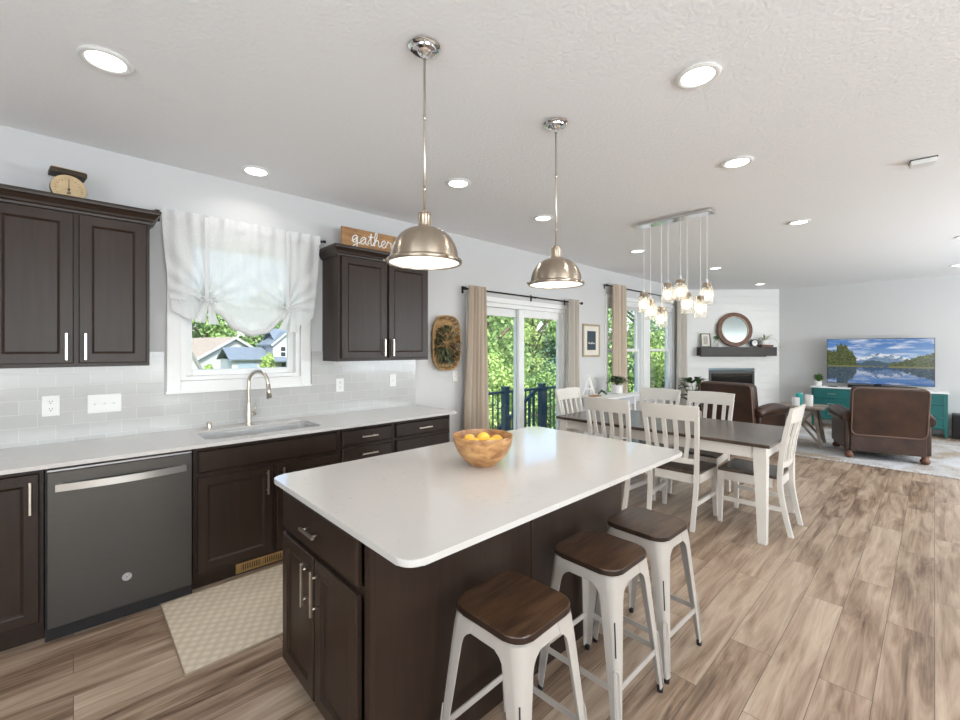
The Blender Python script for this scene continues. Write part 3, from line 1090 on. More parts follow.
# bar stools
def leg_panel(m, sx, sy, hw, hf, h, th=.0):
    """tapered sheet-metal corner leg, L shaped; sx, sy pick the corner"""
    wt, wb_ = .062, .026
    tops = Vector((sx * hw, sy * hw, h)); bot = Vector((sx * hf, sy * hf, .018))
    for ax in (0, 1):
        d = Vector((-sx, 0, 0)) if ax == 0 else Vector((0, -sy, 0))
        nrm = Vector((0, -sy, 0)) if ax == 0 else Vector((-sx, 0, 0))
        q = .004
        Tp = [tops, tops + d * wt, tops + d * wt + nrm * q, tops + nrm * q]
        Bp = [bot, bot + d * wb_, bot + d * wb_ + nrm * q, bot + nrm * q]
        m.hexa(Bp, Tp)

def make_stool():
    t = thing('bar_stool', (0, 0, 0), 0, 'x', 'stool', 'stools along the island')
    hw, hf, h = .150, .192, .560
    m = MB()
    m.prism(rounded_rect(-.155, .155, -.155, .155, .065, 8), .592, .616)
    es = [e for e in m.bm.edges if abs(e.verts[0].co.z - e.verts[1].co.z) < 1e-5]
    bmesh.ops.bevel(m.bm, geom=es, offset=.004, segments=2, profile=.5, affect='EDGES')
    m.build('seat', M_STSEAT, t)
    m = MB()
    P = rounded_rect(-.1556, .1556, -.1556, .1556, .065, 8)
    lo_, hi_ = [m.bm.verts.new((x, y, .5945)) for x, y in P], [m.bm.verts.new((x, y, .6125)) for x, y in P]
    for k in range(len(P)):
        f = m.bm.faces.new((lo_[k], lo_[(k + 1) % len(P)], hi_[(k + 1) % len(P)], hi_[k])); f.smooth = True
    m.build('seat_edge', M_CAB, t)
    # apron: rounded sheet metal band under the seat
    m = MB()
    A = rounded_rect(-.1505, .1505, -.1505, .1505, .055, 8)
    B = rounded_rect(-.1535, .1535, -.1535, .1535, .050, 8)
    va = [m.bm.verts.new((x, y, .5915)) for x, y in A]
    vb = [m.bm.verts.new((x, y, .548)) for x, y in B]
    vc = [m.bm.verts.new((x * .96, y * .96, .548)) for x, y in B]
    vd = [m.bm.verts.new((x * .96, y * .96, .588)) for x, y in A]
    n = len(A)
    for k in range(n):
        k2 = (k + 1) % n
        for X, Y in ((va, vb), (vb, vc), (vc, vd), (vd, va)):
            f = m.bm.faces.new((X[k], X[k2], Y[k2], Y[k])); f.smooth = False
    m.build('apron', M_STOOLM, t)
    for sx in (-1, 1):
        for sy in (-1, 1):
            m = MB()
            # rounded corner leg: outer shell following the corner, tapering to the foot
            levels = []
            for z, wd in ((.588, .108), (.548, .100), (.536, .082), (.520, .070), (.495, .064), (.40, .056), (.28, .046), (.15, .036), (.02, .027)):
                u = (.59 - z) / .57
                c = .1520 + (hf - .1520) * u
                r = .050 + (.008 - .050) * min(1, u * 1.25) ** .6
                pts = [(c - wd, c), (c - r, c)]
                for j in range(1, 4):
                    a = PI / 2 * (1 - j / 4)
                    pts.append((c - r + r * math.cos(a), c - r + r * math.sin(a)))
                pts += [(c, c - r), (c, c - wd)]
                inn = [(x - .004 if i >= len(pts) / 2 else x, y - (.004 if i < len(pts) / 2 else 0)) for i, (x, y) in enumerate(pts)]
                levels.append(([m.bm.verts.new((sx * x, sy * y, z)) for x, y in pts], [m.bm.verts.new((sx * x, sy * y, z)) for x, y in inn]))
            for (a0, b0), (a1, b1) in zip(levels[:-1], levels[1:]):
                for k in range(len(a0) - 1):
                    f = m.bm.faces.new((a0[k], a0[k + 1], a1[k + 1], a1[k])); f.smooth = True
                    f = m.bm.faces.new((b0[k], b1[k], b1[k + 1], b0[k + 1])); f.smooth = True
                m.bm.faces.new((a0[0], a1[0], b1[0], b0[0]))
                m.bm.faces.new((a0[-1], b0[-1], b1[-1], a1[-1]))
            lo = m.build('leg', M_STOOLM, t)
            # slot in the upper leg and raised loop on the lower leg
            m = MB()
            def corner(u, off=.0012):
                z = .59 - .57 * u
                c = .1520 + (hf - .1520) * u
                r = .050 + (.008 - .050) * min(1, u * 1.25) ** .6
                e_ = (c - r + r * .7071 + off * .7071)
                return Vector((sx * e_, sy * e_, z))
            side = Vector((sx, -sy, 0)).normalized()
            m.bar(corner(.28, -.0005), corner(.50, -.0005), .005, .003, (sx, sy, 0))
            m.build('slot', M_CABIN, lo)
            m = MB()
            L_ = [corner(.60 + .36 * k / 8, .002) for k in range(9)]
            m.tube([p - side * .010 for p in reversed(L_)] + [corner(.583, .002) - side * .006, corner(.577, .002), corner(.583, .002) + side * .006] + [p + side * .010 for p in L_], .0022, 6)
            m.build('pressed_loop', M_STOOLM, lo)
            MB().lathe([(0, .0005), (.012, .0005), (.013, .02), (0, .022)], (sx * (hf - .010), sy * (hf - .010), 0), 12).build('rubber_foot', M_BLACK, lo)
    def brace(p, q):
        MB().bar(p, q, .006, .024, (0, 0, 1)).build('foot_rail', M_STOOLM, t)
    z = .185
    c = .152 + (hf - .152) * ((.59 - z) / .57) - .006
    i_ = c - .025
    brace((-i_, c, z), (i_, c, z)); brace((-i_, -c, z), (i_, -c, z)); brace((c, -i_, z + .0), (c, i_, z + .0)); brace((-c, -i_, z), (-c, i_, z))
    return t
st = make_stool()
for i, (x, y, rz, lb) in enumerate(((1.10, .995, .03, 'cream metal stool with dark wood seat, nearest the island corner'),
                                    (1.662, .998, .0, 'cream metal stool with dark wood seat, middle of the island row'),
                                    (2.098, .996, -.02, 'cream metal stool with wood seat, nearest the dining chairs'))):
    o = st if i == 0 else copy_tree(st)
    o.location = (x, y, 0)
    o.rotation_euler.z = rz
    o['label'] = lb

# kitchen rug
def rug_k():
    m, nt, b = new_mat('cream_hex_rug')
    N, L = nt.nodes.new, nt.links.new
    tc = N('ShaderNodeTexCoord')
    vo = N('ShaderNodeTexVoronoi'); vo.feature = 'F1'; vo.inputs['Scale'].default_value = 22; vo.inputs['Randomness'].default_value = 0.12
    mp = N('ShaderNodeMapping'); mp.inputs['Rotation'].default_value = (0, 0, .5)
    L(tc.outputs['Object'], mp.inputs[0]); L(mp.outputs[0], vo.inputs['Vector'])
    nz = N('ShaderNodeTexNoise'); nz.inputs['Scale'].default_value = 160
    L(tc.outputs['Object'], nz.inputs['Vector'])
    ad = N('ShaderNodeMath'); ad.operation = 'MULTIPLY_ADD'; ad.inputs[1].default_value = .35
    L(nz.outputs['Fac'], ad.inputs[0]); L(vo.outputs['Distance'], ad.inputs[2])
    rp = N('ShaderNodeValToRGB')
    rp.color_ramp.elements[0].position = .25; rp.color_ramp.elements[0].color = (.74, .64, .50, 1)
    rp.color_ramp.elements[1].position = .75; rp.color_ramp.elements[1].color = (.58, .48, .36, 1)
    L(ad.outputs[0], rp.inputs[0]); L(rp.outputs[0], b.inputs['Base Color'])
    b.inputs['Roughness'].default_value = .95
    bp = N('ShaderNodeBump'); bp.inputs['Strength'].default_value = .6; bp.inputs['Distance'].default_value = .006; bp.invert = True
    L(ad.outputs[0], bp.inputs['Height']); L(bp.outputs[0], b.inputs['Normal'])
    return m
t = thing('kitchen_rug', (.36, 2.318, 0), 0, 'cream textured runner rug on the floor before the sink', 'rug')
MB().box(.008, 1.22, .008, .742, .0006, .010, .003).build('pile', rug_k(), t)
m = MB()
m.tube([(.004, .004, .007), (1.224, .004, .007), (1.224, .746, .007), (.004, .746, .007)], .0055, 8, closed=True)
m.build('edge_binding', mat('taupe_binding', (.34, .26, .18), .9, bump=.4, bscale=300), t)

# ------------------------------------------------------------------ ceiling lights
def recessed(x, y, label, power=1.0):
    t = thing('recessed_light', (x, y, CEIL), 0, label, 'ceiling light', 'round recessed ceiling lights')
    MB().lathe([(.068, -.0015), (.092, -.0005), (.097, -.006), (.090, -.012), (.078, -.013), (.070, -.008), (.068, -.0015)], n=36).build('trim_ring', M_PLATE, t)
    MB().lathe([(0, -.0085), (.069, -.0085), (.069, -.003), (0, -.003)], n=32).build('lens', M_LENS, t)
    d = bpy.data.lights.new('led', 'AREA')
    d.shape = 'DISK'; d.size = .13; d.spread = math.radians(145); d.energy = LAMP * power; d.color = WARM
    l = bpy.data.objects.new('led', d)
    l.location = (0, 0, -.016)
    l.parent = t
    link(l)
for x, y, lb in ((.104, 2.50, 'round ceiling light nearest the left end, above the dishwasher'),
                 (2.104, .754, 'round ceiling light over the stools, nearest the right pendant'),
                 (3.27, .92, 'round ceiling light between the stools and the dining table'),
                 (5.26, .93, 'round ceiling light past the table, halfway to the television wall'),
                 (.945, 3.32, 'round ceiling light close to the wall above the sink window'),
                 (2.135, 2.50, 'round ceiling light between the two pendants and the right upper cabinet'),
                 (3.30, 2.60, 'round ceiling light in front of the patio door curtain'),
                 (5.30, 2.64, 'round ceiling light behind the linear glass jar chandelier'),
                 (7.30, 2.36, 'round ceiling light right of the jar chandelier, before the fireplace'),
                 (9.72, 2.34, 'round ceiling light directly in front of the shiplap wall'),
                 (9.70, -.25, 'round ceiling light at the right edge before the television wall'),
                 (7.30, -.25, 'round ceiling light beyond the right edge of view'),
                 (3.2, -1.6, 'round ceiling light beside the viewer'),
                 (.2, -1.4, 'round ceiling light behind the viewer'),
                 (5.6, -2.2, 'round ceiling light right of the viewer, far'),
                 (-1.2, .9, 'round ceiling light behind the island end')):
    recessed(x, y, lb, 0.45 if 'sink window' in lb else 1.0)

t = thing('ceiling_alarm', (4.15, .055, CEIL), .15, 'small white rectangular box fixed to the ceiling, right side', 'alarm')
MB().box(-.045, .045, -.062, .062, -.035, -.0005, .006).build('housing', M_PLATE, t)
MB().box(-.049, .049, -.066, .066, -.006, -.0004, .002).build('back_plate', M_BLACK, t)

def pendant(x, y, label):
    t = thing('pendant_lamp', (x, y, CEIL), 0, label, 'pendant lamp', 'dome pendants over the island')
    zr = 1.838 - CEIL
    MB().lathe([(0, -.0005), (.066, -.0005), (.068, -.008), (.062, -.013), (.050, -.015), (.047, -.022), (.030, -.025), (.022, -.036), (.010, -.040), (.009, -.055), (0, -.055)], n=36).build('ceiling_canopy', M_CHROME, t)
    m = MB().cyl((0, 0, -.05), (0, 0, zr + .215), .0048, 12)
    for z in (-.30, -.60):
        m.cyl((0, 0, z - .012), (0, 0, z + .012), .0062, 12)
    m.build('rod', M_NICK, t)
    m = MB().lathe([(0, zr + .222), (.012, zr + .222), (.014, zr + .212), (.026, zr + .210), (.028, zr + .204), (.0255, zr + .200), (.0255, zr + .160), (.029, zr + .156), (.030, zr + .146), (0, zr + .146)], n=28)
    for k in range(6):
        a = k * PI / 3
        m.bar((.0262 * math.cos(a), .0262 * math.sin(a), zr + .158), (.0262 * math.cos(a), .0262 * math.sin(a), zr + .204), .004, .004, (math.cos(a), math.sin(a), 0))
    m.build('socket_cap', M_PEND, t)
    R = .152
    prof = [(.028, zr + .148)]
    for k in range(1, 13):
        a = PI / 2 * k / 12
        prof.append((.028 + (R - .028 - .010) * math.sin(a), zr + .020 + .128 * math.cos(a)))
    prof += [(.148, zr + .016), (.152, zr + .012), (.152, zr + .004), (.149, zr + .001)]
    inner = [(r - .004, z - .003 if z > zr + .02 else z) for r, z in reversed(prof[1:-3])]
    MB().lathe(prof + [(.146, zr + .001)] + inner + [(.024, zr + .143)], n=56).build('shade', M_PEND, t)
    rim = MB().lathe([(.146, zr + .000), (.1555, zr + .000), (.158, zr + .004), (.158, zr + .011), (.1555, zr + .015), (.1525, zr + .012), (.1525, zr + .003), (.146, zr + .002)], n=56).build('rim', M_PEND, t)
    m = MB()
    for k in range(3):
        a = k * 2 * PI / 3 + .5
        m.cyl((.157 * math.cos(a), .157 * math.sin(a), zr + .007), (.170 * math.cos(a), .170 * math.sin(a), zr + .007), .005, 10)
    m.build('thumb_screw', M_PEND, rim)
    MB().lathe([(0, zr + .004), (.10, zr + .0042), (.1455, zr + .005), (.1455, zr + .009), (0, zr + .009)], n=48).build('diffuser', M_PGLOW, t)
    d = bpy.data.lights.new('pendant_bulb', 'AREA')
    d.shape = 'DISK'; d.size = .26; d.energy = 1.3; d.color = (1, .90, .76)
    l = bpy.data.objects.new('pendant_bulb', d)
    l.location = (0, 0, zr - .004); l.parent = t
    link(l)
M_PGLOW = emit_mat('pendant_diffuser', (1.0, .95, .86), 1.6)
pendant(1.070, 1.470, 'brushed nickel dome pendant, nearer one, hanging above the near end of the island')
pendant(1.970, 1.462, 'brushed nickel dome pendant, farther one, hanging before the patio door')

# linear chandelier with eight glass jars
t = thing('chandelier', (4.205, 1.725, CEIL), 0, 'linear chrome chandelier with eight clear glass jars above the dining table', 'chandelier')
MB().box(-.065, .065, -.345, .345, -.032, -.0005, .004).build('ceiling_canopy', M_CHROME, t)
for px, y, z0, z1, xo in ((644, .30, 2.035, 1.905, -.03), (650.5, .28, 1.965, 1.775, .035), (661.4, .10, 1.875, 1.685, -.035), (668, .155, 2.115, 1.915, .035),
                      (680.5, -.045, 2.125, 1.935, -.03), (687, .0, 2.005, 1.815, .035), (700.5, -.235, 1.955, 1.785, -.03), (707, -.215, 2.075, 1.92, .04)):
    x = xo
    r = (px - 480) / 430.0
    # hang each cord where its line of sight meets the row's x
    X = 4.205 + x
    Y = X * (math.sin(YAW) - r * math.cos(YAW)) / (math.cos(YAW) + r * math.sin(YAW))
    y = max(-.335, min(.335, Y - 1.725))
    zt = z0 - CEIL
    H = .19
    c = MB().cyl((x, y, -.03), (x, y, zt + .035), .0022, 8).lathe([(0, zt + .05), (.006, zt + .05), (.010, zt + .03), (.010, zt + .012), (0, zt + .012)], (x, y, 0), 12).build('cord', M_WHITE, t)
    s = MB().lathe([(0, zt + .014), (.036, zt + .012), (.038, zt + .006), (.038, zt - .018), (.040, zt - .022), (0, zt - .022)], (x, y, 0), 24).build('jar_lid', M_PEND, t)
    MB().cyl((x, y, zt - .022), (x, y, zt - .062), .016, 14).build('lamp_socket', M_PEND, s)
    MB().lathe([(.039, zt - .004), (.041, zt - .018), (.052, zt - .024), (.054, zt - .030), (.054, zt - H), (.051, zt - H), (.051, zt - .031), (.049, zt - .027), (.039, zt - .022)], (x, y, 0), 24).build('glass_jar', M_JAR, t)
    MB().lathe([(0, zt - .062), (.013, zt - .064), (.018, zt - .080), (.024, zt - .105), (.020, zt - .128), (.008, zt - .142), (0, zt - .144)], (x, y, 0), 16).build('bulb', M_GLOBE, t)

# ------------------------------------------------------------------ curtains
def rod(name, x0, x1, z, y, label, r=.0095, brackets=()):
    t = thing(name, (x0, y, z), 0, label, 'curtain rod')
    w = x1 - x0
    MB().cyl((0, 0, 0), (w, 0, 0), r, 12).build('pole', M_BLKMET, t)
    for xx in (0, w):
        s = -1 if xx == 0 else 1
        MB().cyl((xx, 0, 0), (xx + s * .022, 0, 0), r * 1.9, 14).build('finial', M_BLKMET, t)
    for b in brackets:
        m = MB().box(b - x0 - .008, b - x0 + .008, .002, YN - y - .0008, -.006, .006)
        m.box(b - x0 - .014, b - x0 + .014, YN - y - .006, YN - y - .0006, -.045, .035, .002)
        m.tube([(b - x0, .013 * math.cos(a), .013 * math.sin(a)) for a in (-2.6, -2.0, -1.2, -.4, .4)], .004, 8)
        m.build('bracket', M_BLKMET, t)
    return t

def drape(name, xl, xr, z0, z1, y, folds, label, material, xl2=None, xr2=None, amp=.035, rings=False, seed=0):
    """hanging panel: top xl..xr, bottom xl2..xr2"""
    t = thing(name, (xl, y, 0), 0, label, 'curtain', 'long curtain panels')
    xl2 = xl if xl2 is None else xl2
    xr2 = xr if xr2 is None else xr2
    rnd = random.Random(seed)
    ph = [rnd.uniform(-.4, .4) for _ in range(folds + 2)]
    def fn(u, v, off=0.0):
        # v 0 bottom .. 1 top
        a = xl2 + (xl - xl2) * v; b = xr2 + (xr - xr2) * v
        x = a + (b - a) * (u + .012 * math.sin(u * 40 + v * 3))
        w_ = math.sin(u * folds * 2 * PI + ph[int(u * folds)] * (1 - v) * .8)
        yy = amp * w_ * (.75 + .25 * (1 - v)) + .008 * math.sin(u * 11 + v * 5) * (1 - v)
        return Vector((x - xl, yy + off, z0 + (z1 - z0) * v))
    m = MB()
    nu, nv = folds * 14, 26
    m.grid(lambda u, v: fn(u, v, 0), nu, nv)
    m.grid(lambda u, v: fn(u, v, .004), nu, nv)
    m.build('panel', material, t, fixn=False)
    if rings:
        for k in range(folds):
            u = (k + .5) / folds
            p = fn(u, 1)
            MB().tube([(p.x, p.y + .012, z1 - .05), (p.x, max(p.y + .02, .046), z1 - .012), (p.x, max(p.y + .02, .048), z1 - .045)], .006, 6).build('back_tab', material, t)
    return t

# sliding door
RZ1, RY1 = 2.150, YN - .075
DY1 = RY1 - .062
rod('curtain_rod', 3.15, 5.42, RZ1, RY1, 'long black curtain rod above the sliding patio door', brackets=(3.17, 4.36, 5.10))
drape('curtain', 3.16, 3.40, .02, RZ1 + .03, DY1, 5, 'beige curtain gathered at the left side of the patio door', M_BEIGE, 3.05, 3.45, .034, seed=1)
drape('curtain', 5.04, 5.25, .02, RZ1 + .03, DY1, 4, 'pale curtain gathered at the right side of the patio door, beside the framed print', M_CREAM, 5.00, 5.28, .030, seed=2)
# living room windows: rod z 2.50
RZ2 = 2.49
rod('curtain_rod', 6.14, 9.26, RZ2, RY1, 'long black curtain rod above the pair of living room windows', brackets=(6.18, 7.63, 9.20))
drape('curtain', 6.23, 6.62, .02, RZ2 + .03, DY1, 4, 'beige curtain in front of the first living room window, above the potted plant', M_BEIGE, 6.21, 6.66, .032, seed=3)
drape('curtain', 8.74, 9.12, .02, RZ2 + .03, DY1, 5, 'pale curtain beside the shiplap fireplace wall', M_CREAM, 8.71, 9.14, .034, seed=4)

# tie-up curtain over the sink
KY = YN - .062
rod('curtain_rod', .40, 1.545, 2.395, KY, 'thin black curtain rod above the sink window', .006, brackets=(.415, 1.53))
t = thing('tie_up_curtain', (.43, KY, 2.395), 0, 'sheer white tie-up curtain with two bows over the sink window', 'curtain')
CW = 1.08
tie1, tie2 = .235, .835
def lerp(a, b, u):
    return a + (b - a) * u
def bottom(x):
    # drop below the rod at x (0..CW)
    pts = [(0, -.66), (.10, -.705), (.18, -.735), (tie1 - .035, -.725), (tie1 - .012, -.60), (tie1 + .02, -.575), (.33, -.66), (.44, -.775), (.54, -.81), (.64, -.79), (.75, -.69), (tie2 - .025, -.605), (tie2 + .010, -.625), (tie2 + .035, -.73), (.92, -.745), (1.0, -.715), (CW, -.66)]
    for (a, za), (b, zb) in zip(pts[:-1], pts[1:]):
        if x <= b:
            u = (x - a) / (b - a)
            u = u * u * (3 - 2 * u)
            return za + (zb - za) * u
    return pts[-1][1]
def ksurf(u, v):
    # v 0 top .. 1 bottom
    x = u * CW
    zb = bottom(x)
    z = lerp(.028, zb, v)
    g1 = math.exp(-((x - tie1) / .11) ** 2); g2 = math.exp(-((x - tie2) / .11) ** 2)
    pull = min(1.0, v * 1.05)
    xx = x + pull * (g1 * (tie1 - x) * .72 + g2 * (tie2 - x) * .72)
    edge = .055 * v ** 1.4
    xx = lerp(edge, CW - edge, xx / CW) if True else xx
    fold = .010 * math.sin(x * 62) * (1 - v) ** .5 * .7
    fan = .015 * math.sin((x - tie1) * 120) * g1 * v ** 3 + .015 * math.sin((x - tie2) * 120) * g2 * v ** 3
    for tx, zt in ((tie1, -.58), (tie2, -.61)):
        dx, dz = x - tx, z - zt
        if dz > 0:
            dd = math.hypot(dx, dz)
            fan += .011 * math.sin(math.atan2(dx, dz) * 17) * math.exp(-dd / .42) * min(1, dd / .06)
    sag = -.028 * math.sin(PI * min(1, max(0, (x - tie1) / (tie2 - tie1)))) * v ** 2
    roll = -.02 * max(0, v - .9) * 10 * (1 if tie1 < x < tie2 else .3)
    return Vector((xx, -.012 + fold + fan + sag + roll, z))
MB().grid(ksurf, 200, 60).build('cloth', M_SHEER, t, fixn=False)
# rod pocket and rolled hem of the swag
MB().grid(lambda u, v: Vector((u * CW, -.018 + .010 * math.sin(u * CW * 62), .034 - .075 * v)), 150, 3).build('rod_pocket', M_SHEER, t, fixn=False)
hem = [ksurf((tie1 + (tie2 - tie1) * k / 40) / CW, 1.0) + Vector((0, -.004, .010)) for k in range(41)]
MB().tube(hem, .016, 10, rs=[.010 + .012 * math.sin(PI * k / 40) for k in range(41)]).build('rolled_hem', M_SHEER, t)
for tx in (tie1, tie2):
    c = ksurf(tx / CW, .80)
    cx, cy, cz = c.x, c.y - .022, -.575 if tx == tie1 else -.615
    m = MB()
    m.grid(lambda u, v: Vector((cx - .012 + .024 * u, -.030 - .004 * math.sin(v * 9), lerp(.02, cz, v))), 4, 16)
    m.build('tie_ribbon', M_SHEER, t, fixn=False)
    m = MB()
    for s in (-1, 1):
        m.tube(catmull([(cx, cy - .012, cz + .004), (cx + s * .030, cy - .022, cz + .030), (cx + s * .058, cy - .018, cz + .022), (cx + s * .035, cy - .02, cz + .004), (cx, cy - .012, cz)], 5), .006, 8)
    m.sphere((cx, cy - .014, cz), .014, 12, 8)
    m.build('bow', M_SHEER, t)
    m = MB()
    for s, l in ((-1, .15), (1, .165)):
        def tail(u, v, s=s, l=l):
            return Vector((cx + s * (.008 + .034 * v) + (u - .5) * lerp(.020, .066, v), cy - .022 - .008 * math.sin(u * 6 + v * 5), cz - l * v))
        m.grid(tail, 6, 10)
    m.build('bow_tail', M_SHEER, t, fixn=False)

# ------------------------------------------------------------------ dining
TX0, TX1, TY0, TY1 = 3.755, 4.785, .842, 2.79
t = thing('dining_table', ((TX0 + TX1) / 2, (TY0 + TY1) / 2, 0), 0, 'long dining table with dark wood top and cream legs', 'table')
hx, hy = (TX1 - TX0) / 2, (TY1 - TY0) / 2
MB().box(-hx, hx, -hy, hy, .735, .762, .006).build('tabletop', M_TBLTOP, t)
m = MB(); i_ = .045
m.box(-hx + i_, hx - i_, -hy + i_, -hy + i_ + .022, .640, .7345, .002).box(-hx + i_, hx - i_, hy - i_ - .022, hy - i_, .640, .7345, .002)
m.box(-hx + i_, -hx + i_ + .022, -hy + i_ + .022, hy - i_ - .022, .640, .7345, .002).box(hx - i_ - .022, hx - i_, -hy + i_ + .022, hy - i_ - .022, .640, .7345, .002)
m.build('apron', M_CHAIR, t)
for sx in (-1, 1):
    for sy in (-1, 1):
        ox, oy = sx * (hx - .028), sy * (hy - .028)
        a, b_ = .085, .055
        def cn(s, z, q=sx, r=sy, ox=ox, oy=oy):
            return [(ox, oy, z), (ox - q * s, oy, z), (ox - q * s, oy - r * s, z), (ox, oy - r * s, z)]
        MB().hexa(cn(b_, .001), cn(a, .62)).hexa(cn(a, .62), cn(a, .7345)).build('leg', M_CHAIR, t)

def make_chair():
    """faces +y; origin under the seat centre"""
    t = thing('dining_chair', (0, 0, 0), 0, 'x', 'chair', 'chairs round the dining table')
    m = MB()
    # shaped seat slab, wider at the front
    m.prism([(-.195, -.185), (.195, -.185), (.232, .225), (.215, .245), (-.215, .245), (-.232, .225)], .438, .462)
    es = [e for e in m.bm.edges]
    bmesh.ops.bevel(m.bm, geom=es, offset=.005, segments=2, profile=.5, affect='EDGES')
    m.build('seat', M_CHSEAT, t)
    m = MB()
    m.bar((-.165, .222, .402), (.165, .222, .402), .020, .07).bar((-.195, -.15, .402), (-.215, .205, .402), .020, .07).bar((.195, -.15, .402), (.215, .205, .402), .020, .07).bar((-.155, -.182, .402), (.155, -.182, .402), .020, .07)
    m.build('apron', M_CHAIR, t)
    for s in (-1, 1):
        x0 = s * .205
        def sq(x, y, z, w):
            return [(x - w / 2, y - w / 2, z), (x + w / 2, y - w / 2, z), (x + w / 2, y + w / 2, z), (x - w / 2, y + w / 2, z)]
        MB().hexa(sq(s * .222, .226, .001, .030), sq(s * .208, .222, .437, .044)).build('leg', M_CHAIR, t)
        # rear post, splayed back below and leaning back above the seat
        pts = [(-.270, .001, .178), (-.243, .12, .181), (-.218, .25, .185), (-.203, .36, .188), (-.200, .46, .190), (-.207, .58, .195), (-.222, .70, .200), (-.245, .83, .207), (-.272, .955, .214)]
        m = MB()
        prev = None
        for y, z, x in pts:
            wz = .030 if z > .9 else .036 - .006 * abs(z - .45)
            ring = [m.bm.verts.new(p) for p in ((s * x - .016, y - wz / 2, z), (s * x + .016, y - wz / 2, z), (s * x + .016, y + wz / 2, z), (s * x - .016, y + wz / 2, z))]
            if prev:
                for k in range(4):
                    m.bm.faces.new((prev[k], prev[(k + 1) % 4], ring[(k + 1) % 4], ring[k]))
            else:
                m.bm.faces.new(ring)
            prev = ring
        m.bm.faces.new(prev)
        m.build('leg', M_CHAIR, t)
        m = MB().bar((s * .188, -.215, .205), (s * .214, .212, .205), .018, .034)
        m.build('side_stretcher', M_CHAIR, t)
    def backy(z):
        P = [(.46, -.200), (.58, -.207), (.70, -.222), (.83, -.245), (.955, -.272), (1.03, -.288)]
        for (z0, y0), (z1, y1) in zip(P[:-1], P[1:]):
            if z <= z1:
                return y0 + (y1 - y0) * (z - z0) / (z1 - z0)
        return P[-1][1]
    def curved_rail(z0, z1, hw0, hw1, th, bow, nm):
        m = MB()
        n = 12
        rings = []
        for k in range(n + 1):
            u = k / n * 2 - 1
            b = -bow * (1 - u * u)
            top = .006 * (1 - u * u) if z1 > .9 else 0
            rings.append([m.bm.verts.new(p) for p in ((u * hw0, backy(z0) + b - th / 2, z0), (u * hw1, backy(z1) + b - th / 2, z1 + top), (u * hw1, backy(z1) + b + th / 2, z1 + top), (u * hw0, backy(z0) + b + th / 2, z0))])
        for A, B in zip(rings[:-1], rings[1:]):
            for k in range(4):
                m.bm.faces.new((A[k], A[(k + 1) % 4], B[(k + 1) % 4], B[k]))
        m.bm.faces.new(rings[0]); m.bm.faces.new(list(reversed(rings[-1])))
        return m.build(nm, M_CHAIR, t)
    curved_rail(.895, 1.015, .224, .233, .024, .022, 'top_rail')
    curved_rail(.530, .575, .178, .180, .020, .016, 'lower_rail')
    for k in range(4):
        u = (k - 1.5) / 2.05
        x0, x1 = u * .150, u * .190
        m = MB().bar((x0, backy(.57) - .016 * (1 - u * u), .572), (x1 * .985, backy(.74) - .014 * (1 - u * u), .74), .034, .012, (0, 1, 0))
        m.bar((x1 * .985, backy(.74) - .014 * (1 - u * u), .74), (x1, backy(.90) - .022 * (1 - u * u), .90), .034, .012, (0, 1, 0))
        m.build('slat', M_CHAIR, t)
    return t
ch = make_chair()
for i, (x, y, rz, lb) in enumerate(((4.27, 1.045, .0, 'cream slat-back chair with dark seat at the near end of the table, seen side-on'),
                                    (3.905, 1.545, -PI / 2 + .06, 'cream slat-back chair on the island side, nearest the table corner'),
                                    (3.900, 2.115, -PI / 2, 'cream slat-back chair on the island side, toward the patio door'),
                                    (4.675, 1.650, PI / 2, 'cream slat-back chair on the far table side, in front of the leather armchair'),
                                    (4.675, 2.195, PI / 2, 'cream slat-back chair on the far table side, in front of the living room window'),
                                    (4.215, 2.68, PI, 'cream slat-back chair at the far table end, before the patio door'))):
    o = ch if i == 0 else copy_tree(ch)
    o.location = (x, y, 0)
    o.rotation_euler.z = rz
    o['label'] = lb

# ------------------------------------------------------------------ window wall: print, console, basket
t = thing('framed_print', (5.555, YN - .0008, 1.36), 0, 'framed slate blue print with white script on the wall right of the patio door', 'picture')
w, h = .47, .50
m = MB()
m.box(0, w, -.022, 0, 0, .028, .003).box(0, w, -.022, 0, h - .028, h, .003).box(0, .028, -.022, 0, .028, h - .028, .003).box(w - .028, w, -.022, 0, .028, h - .028, .003)
m.build('frame', M_GOLDF, t)
MB().box(.027, w - .027, -.012, -.002, .027, h - .027).build('mat_board', M_MATB, t)
p = MB().box(.115, w - .115, -.0135, -.0121, .105, h - .105).build('print', M_NAVY, t)
m = MB()
m.tube(catmull([(.145 + .0145 * k, -.0142, .205 + (.010 if k % 2 else -.006) + (.014 if k in (1, 7) else 0)) for k in range(13)], 4), .0035, 5)
m.build('script_lettering', M_INK, p)

t = thing('console_table', (5.31, 3.08, 0), 0, 'small white console table against the wall under the framed print', 'table')
w, d = .84, .52
MB().box(-.012, w + .012, -.01, d, .775, .802, .004).build('tabletop', M_WHITE, t)
m = MB().box(.03, w - .03, .012, .030, .66, .7745).box(.03, w - .03, d - .03, d - .012, .66, .7745).box(.012, .03, .03, d - .03, .66, .7745).box(w - .03, w - .012, .03, d - .03, .66, .7745)
m.build('apron', mat('grey_console_paint', (.50, .52, .55), .45), t)
for x in (.006, w - .046):
    for y in (.004, d - .044):
        MB().box(x, x + .04, y, y + .04, .0008, .7745, .003).build('leg', M_WHITE, t)
MB().box(.02, w - .02, .02, d - .02, .16, .18).build('lower_shelf', M_WHITE, t)

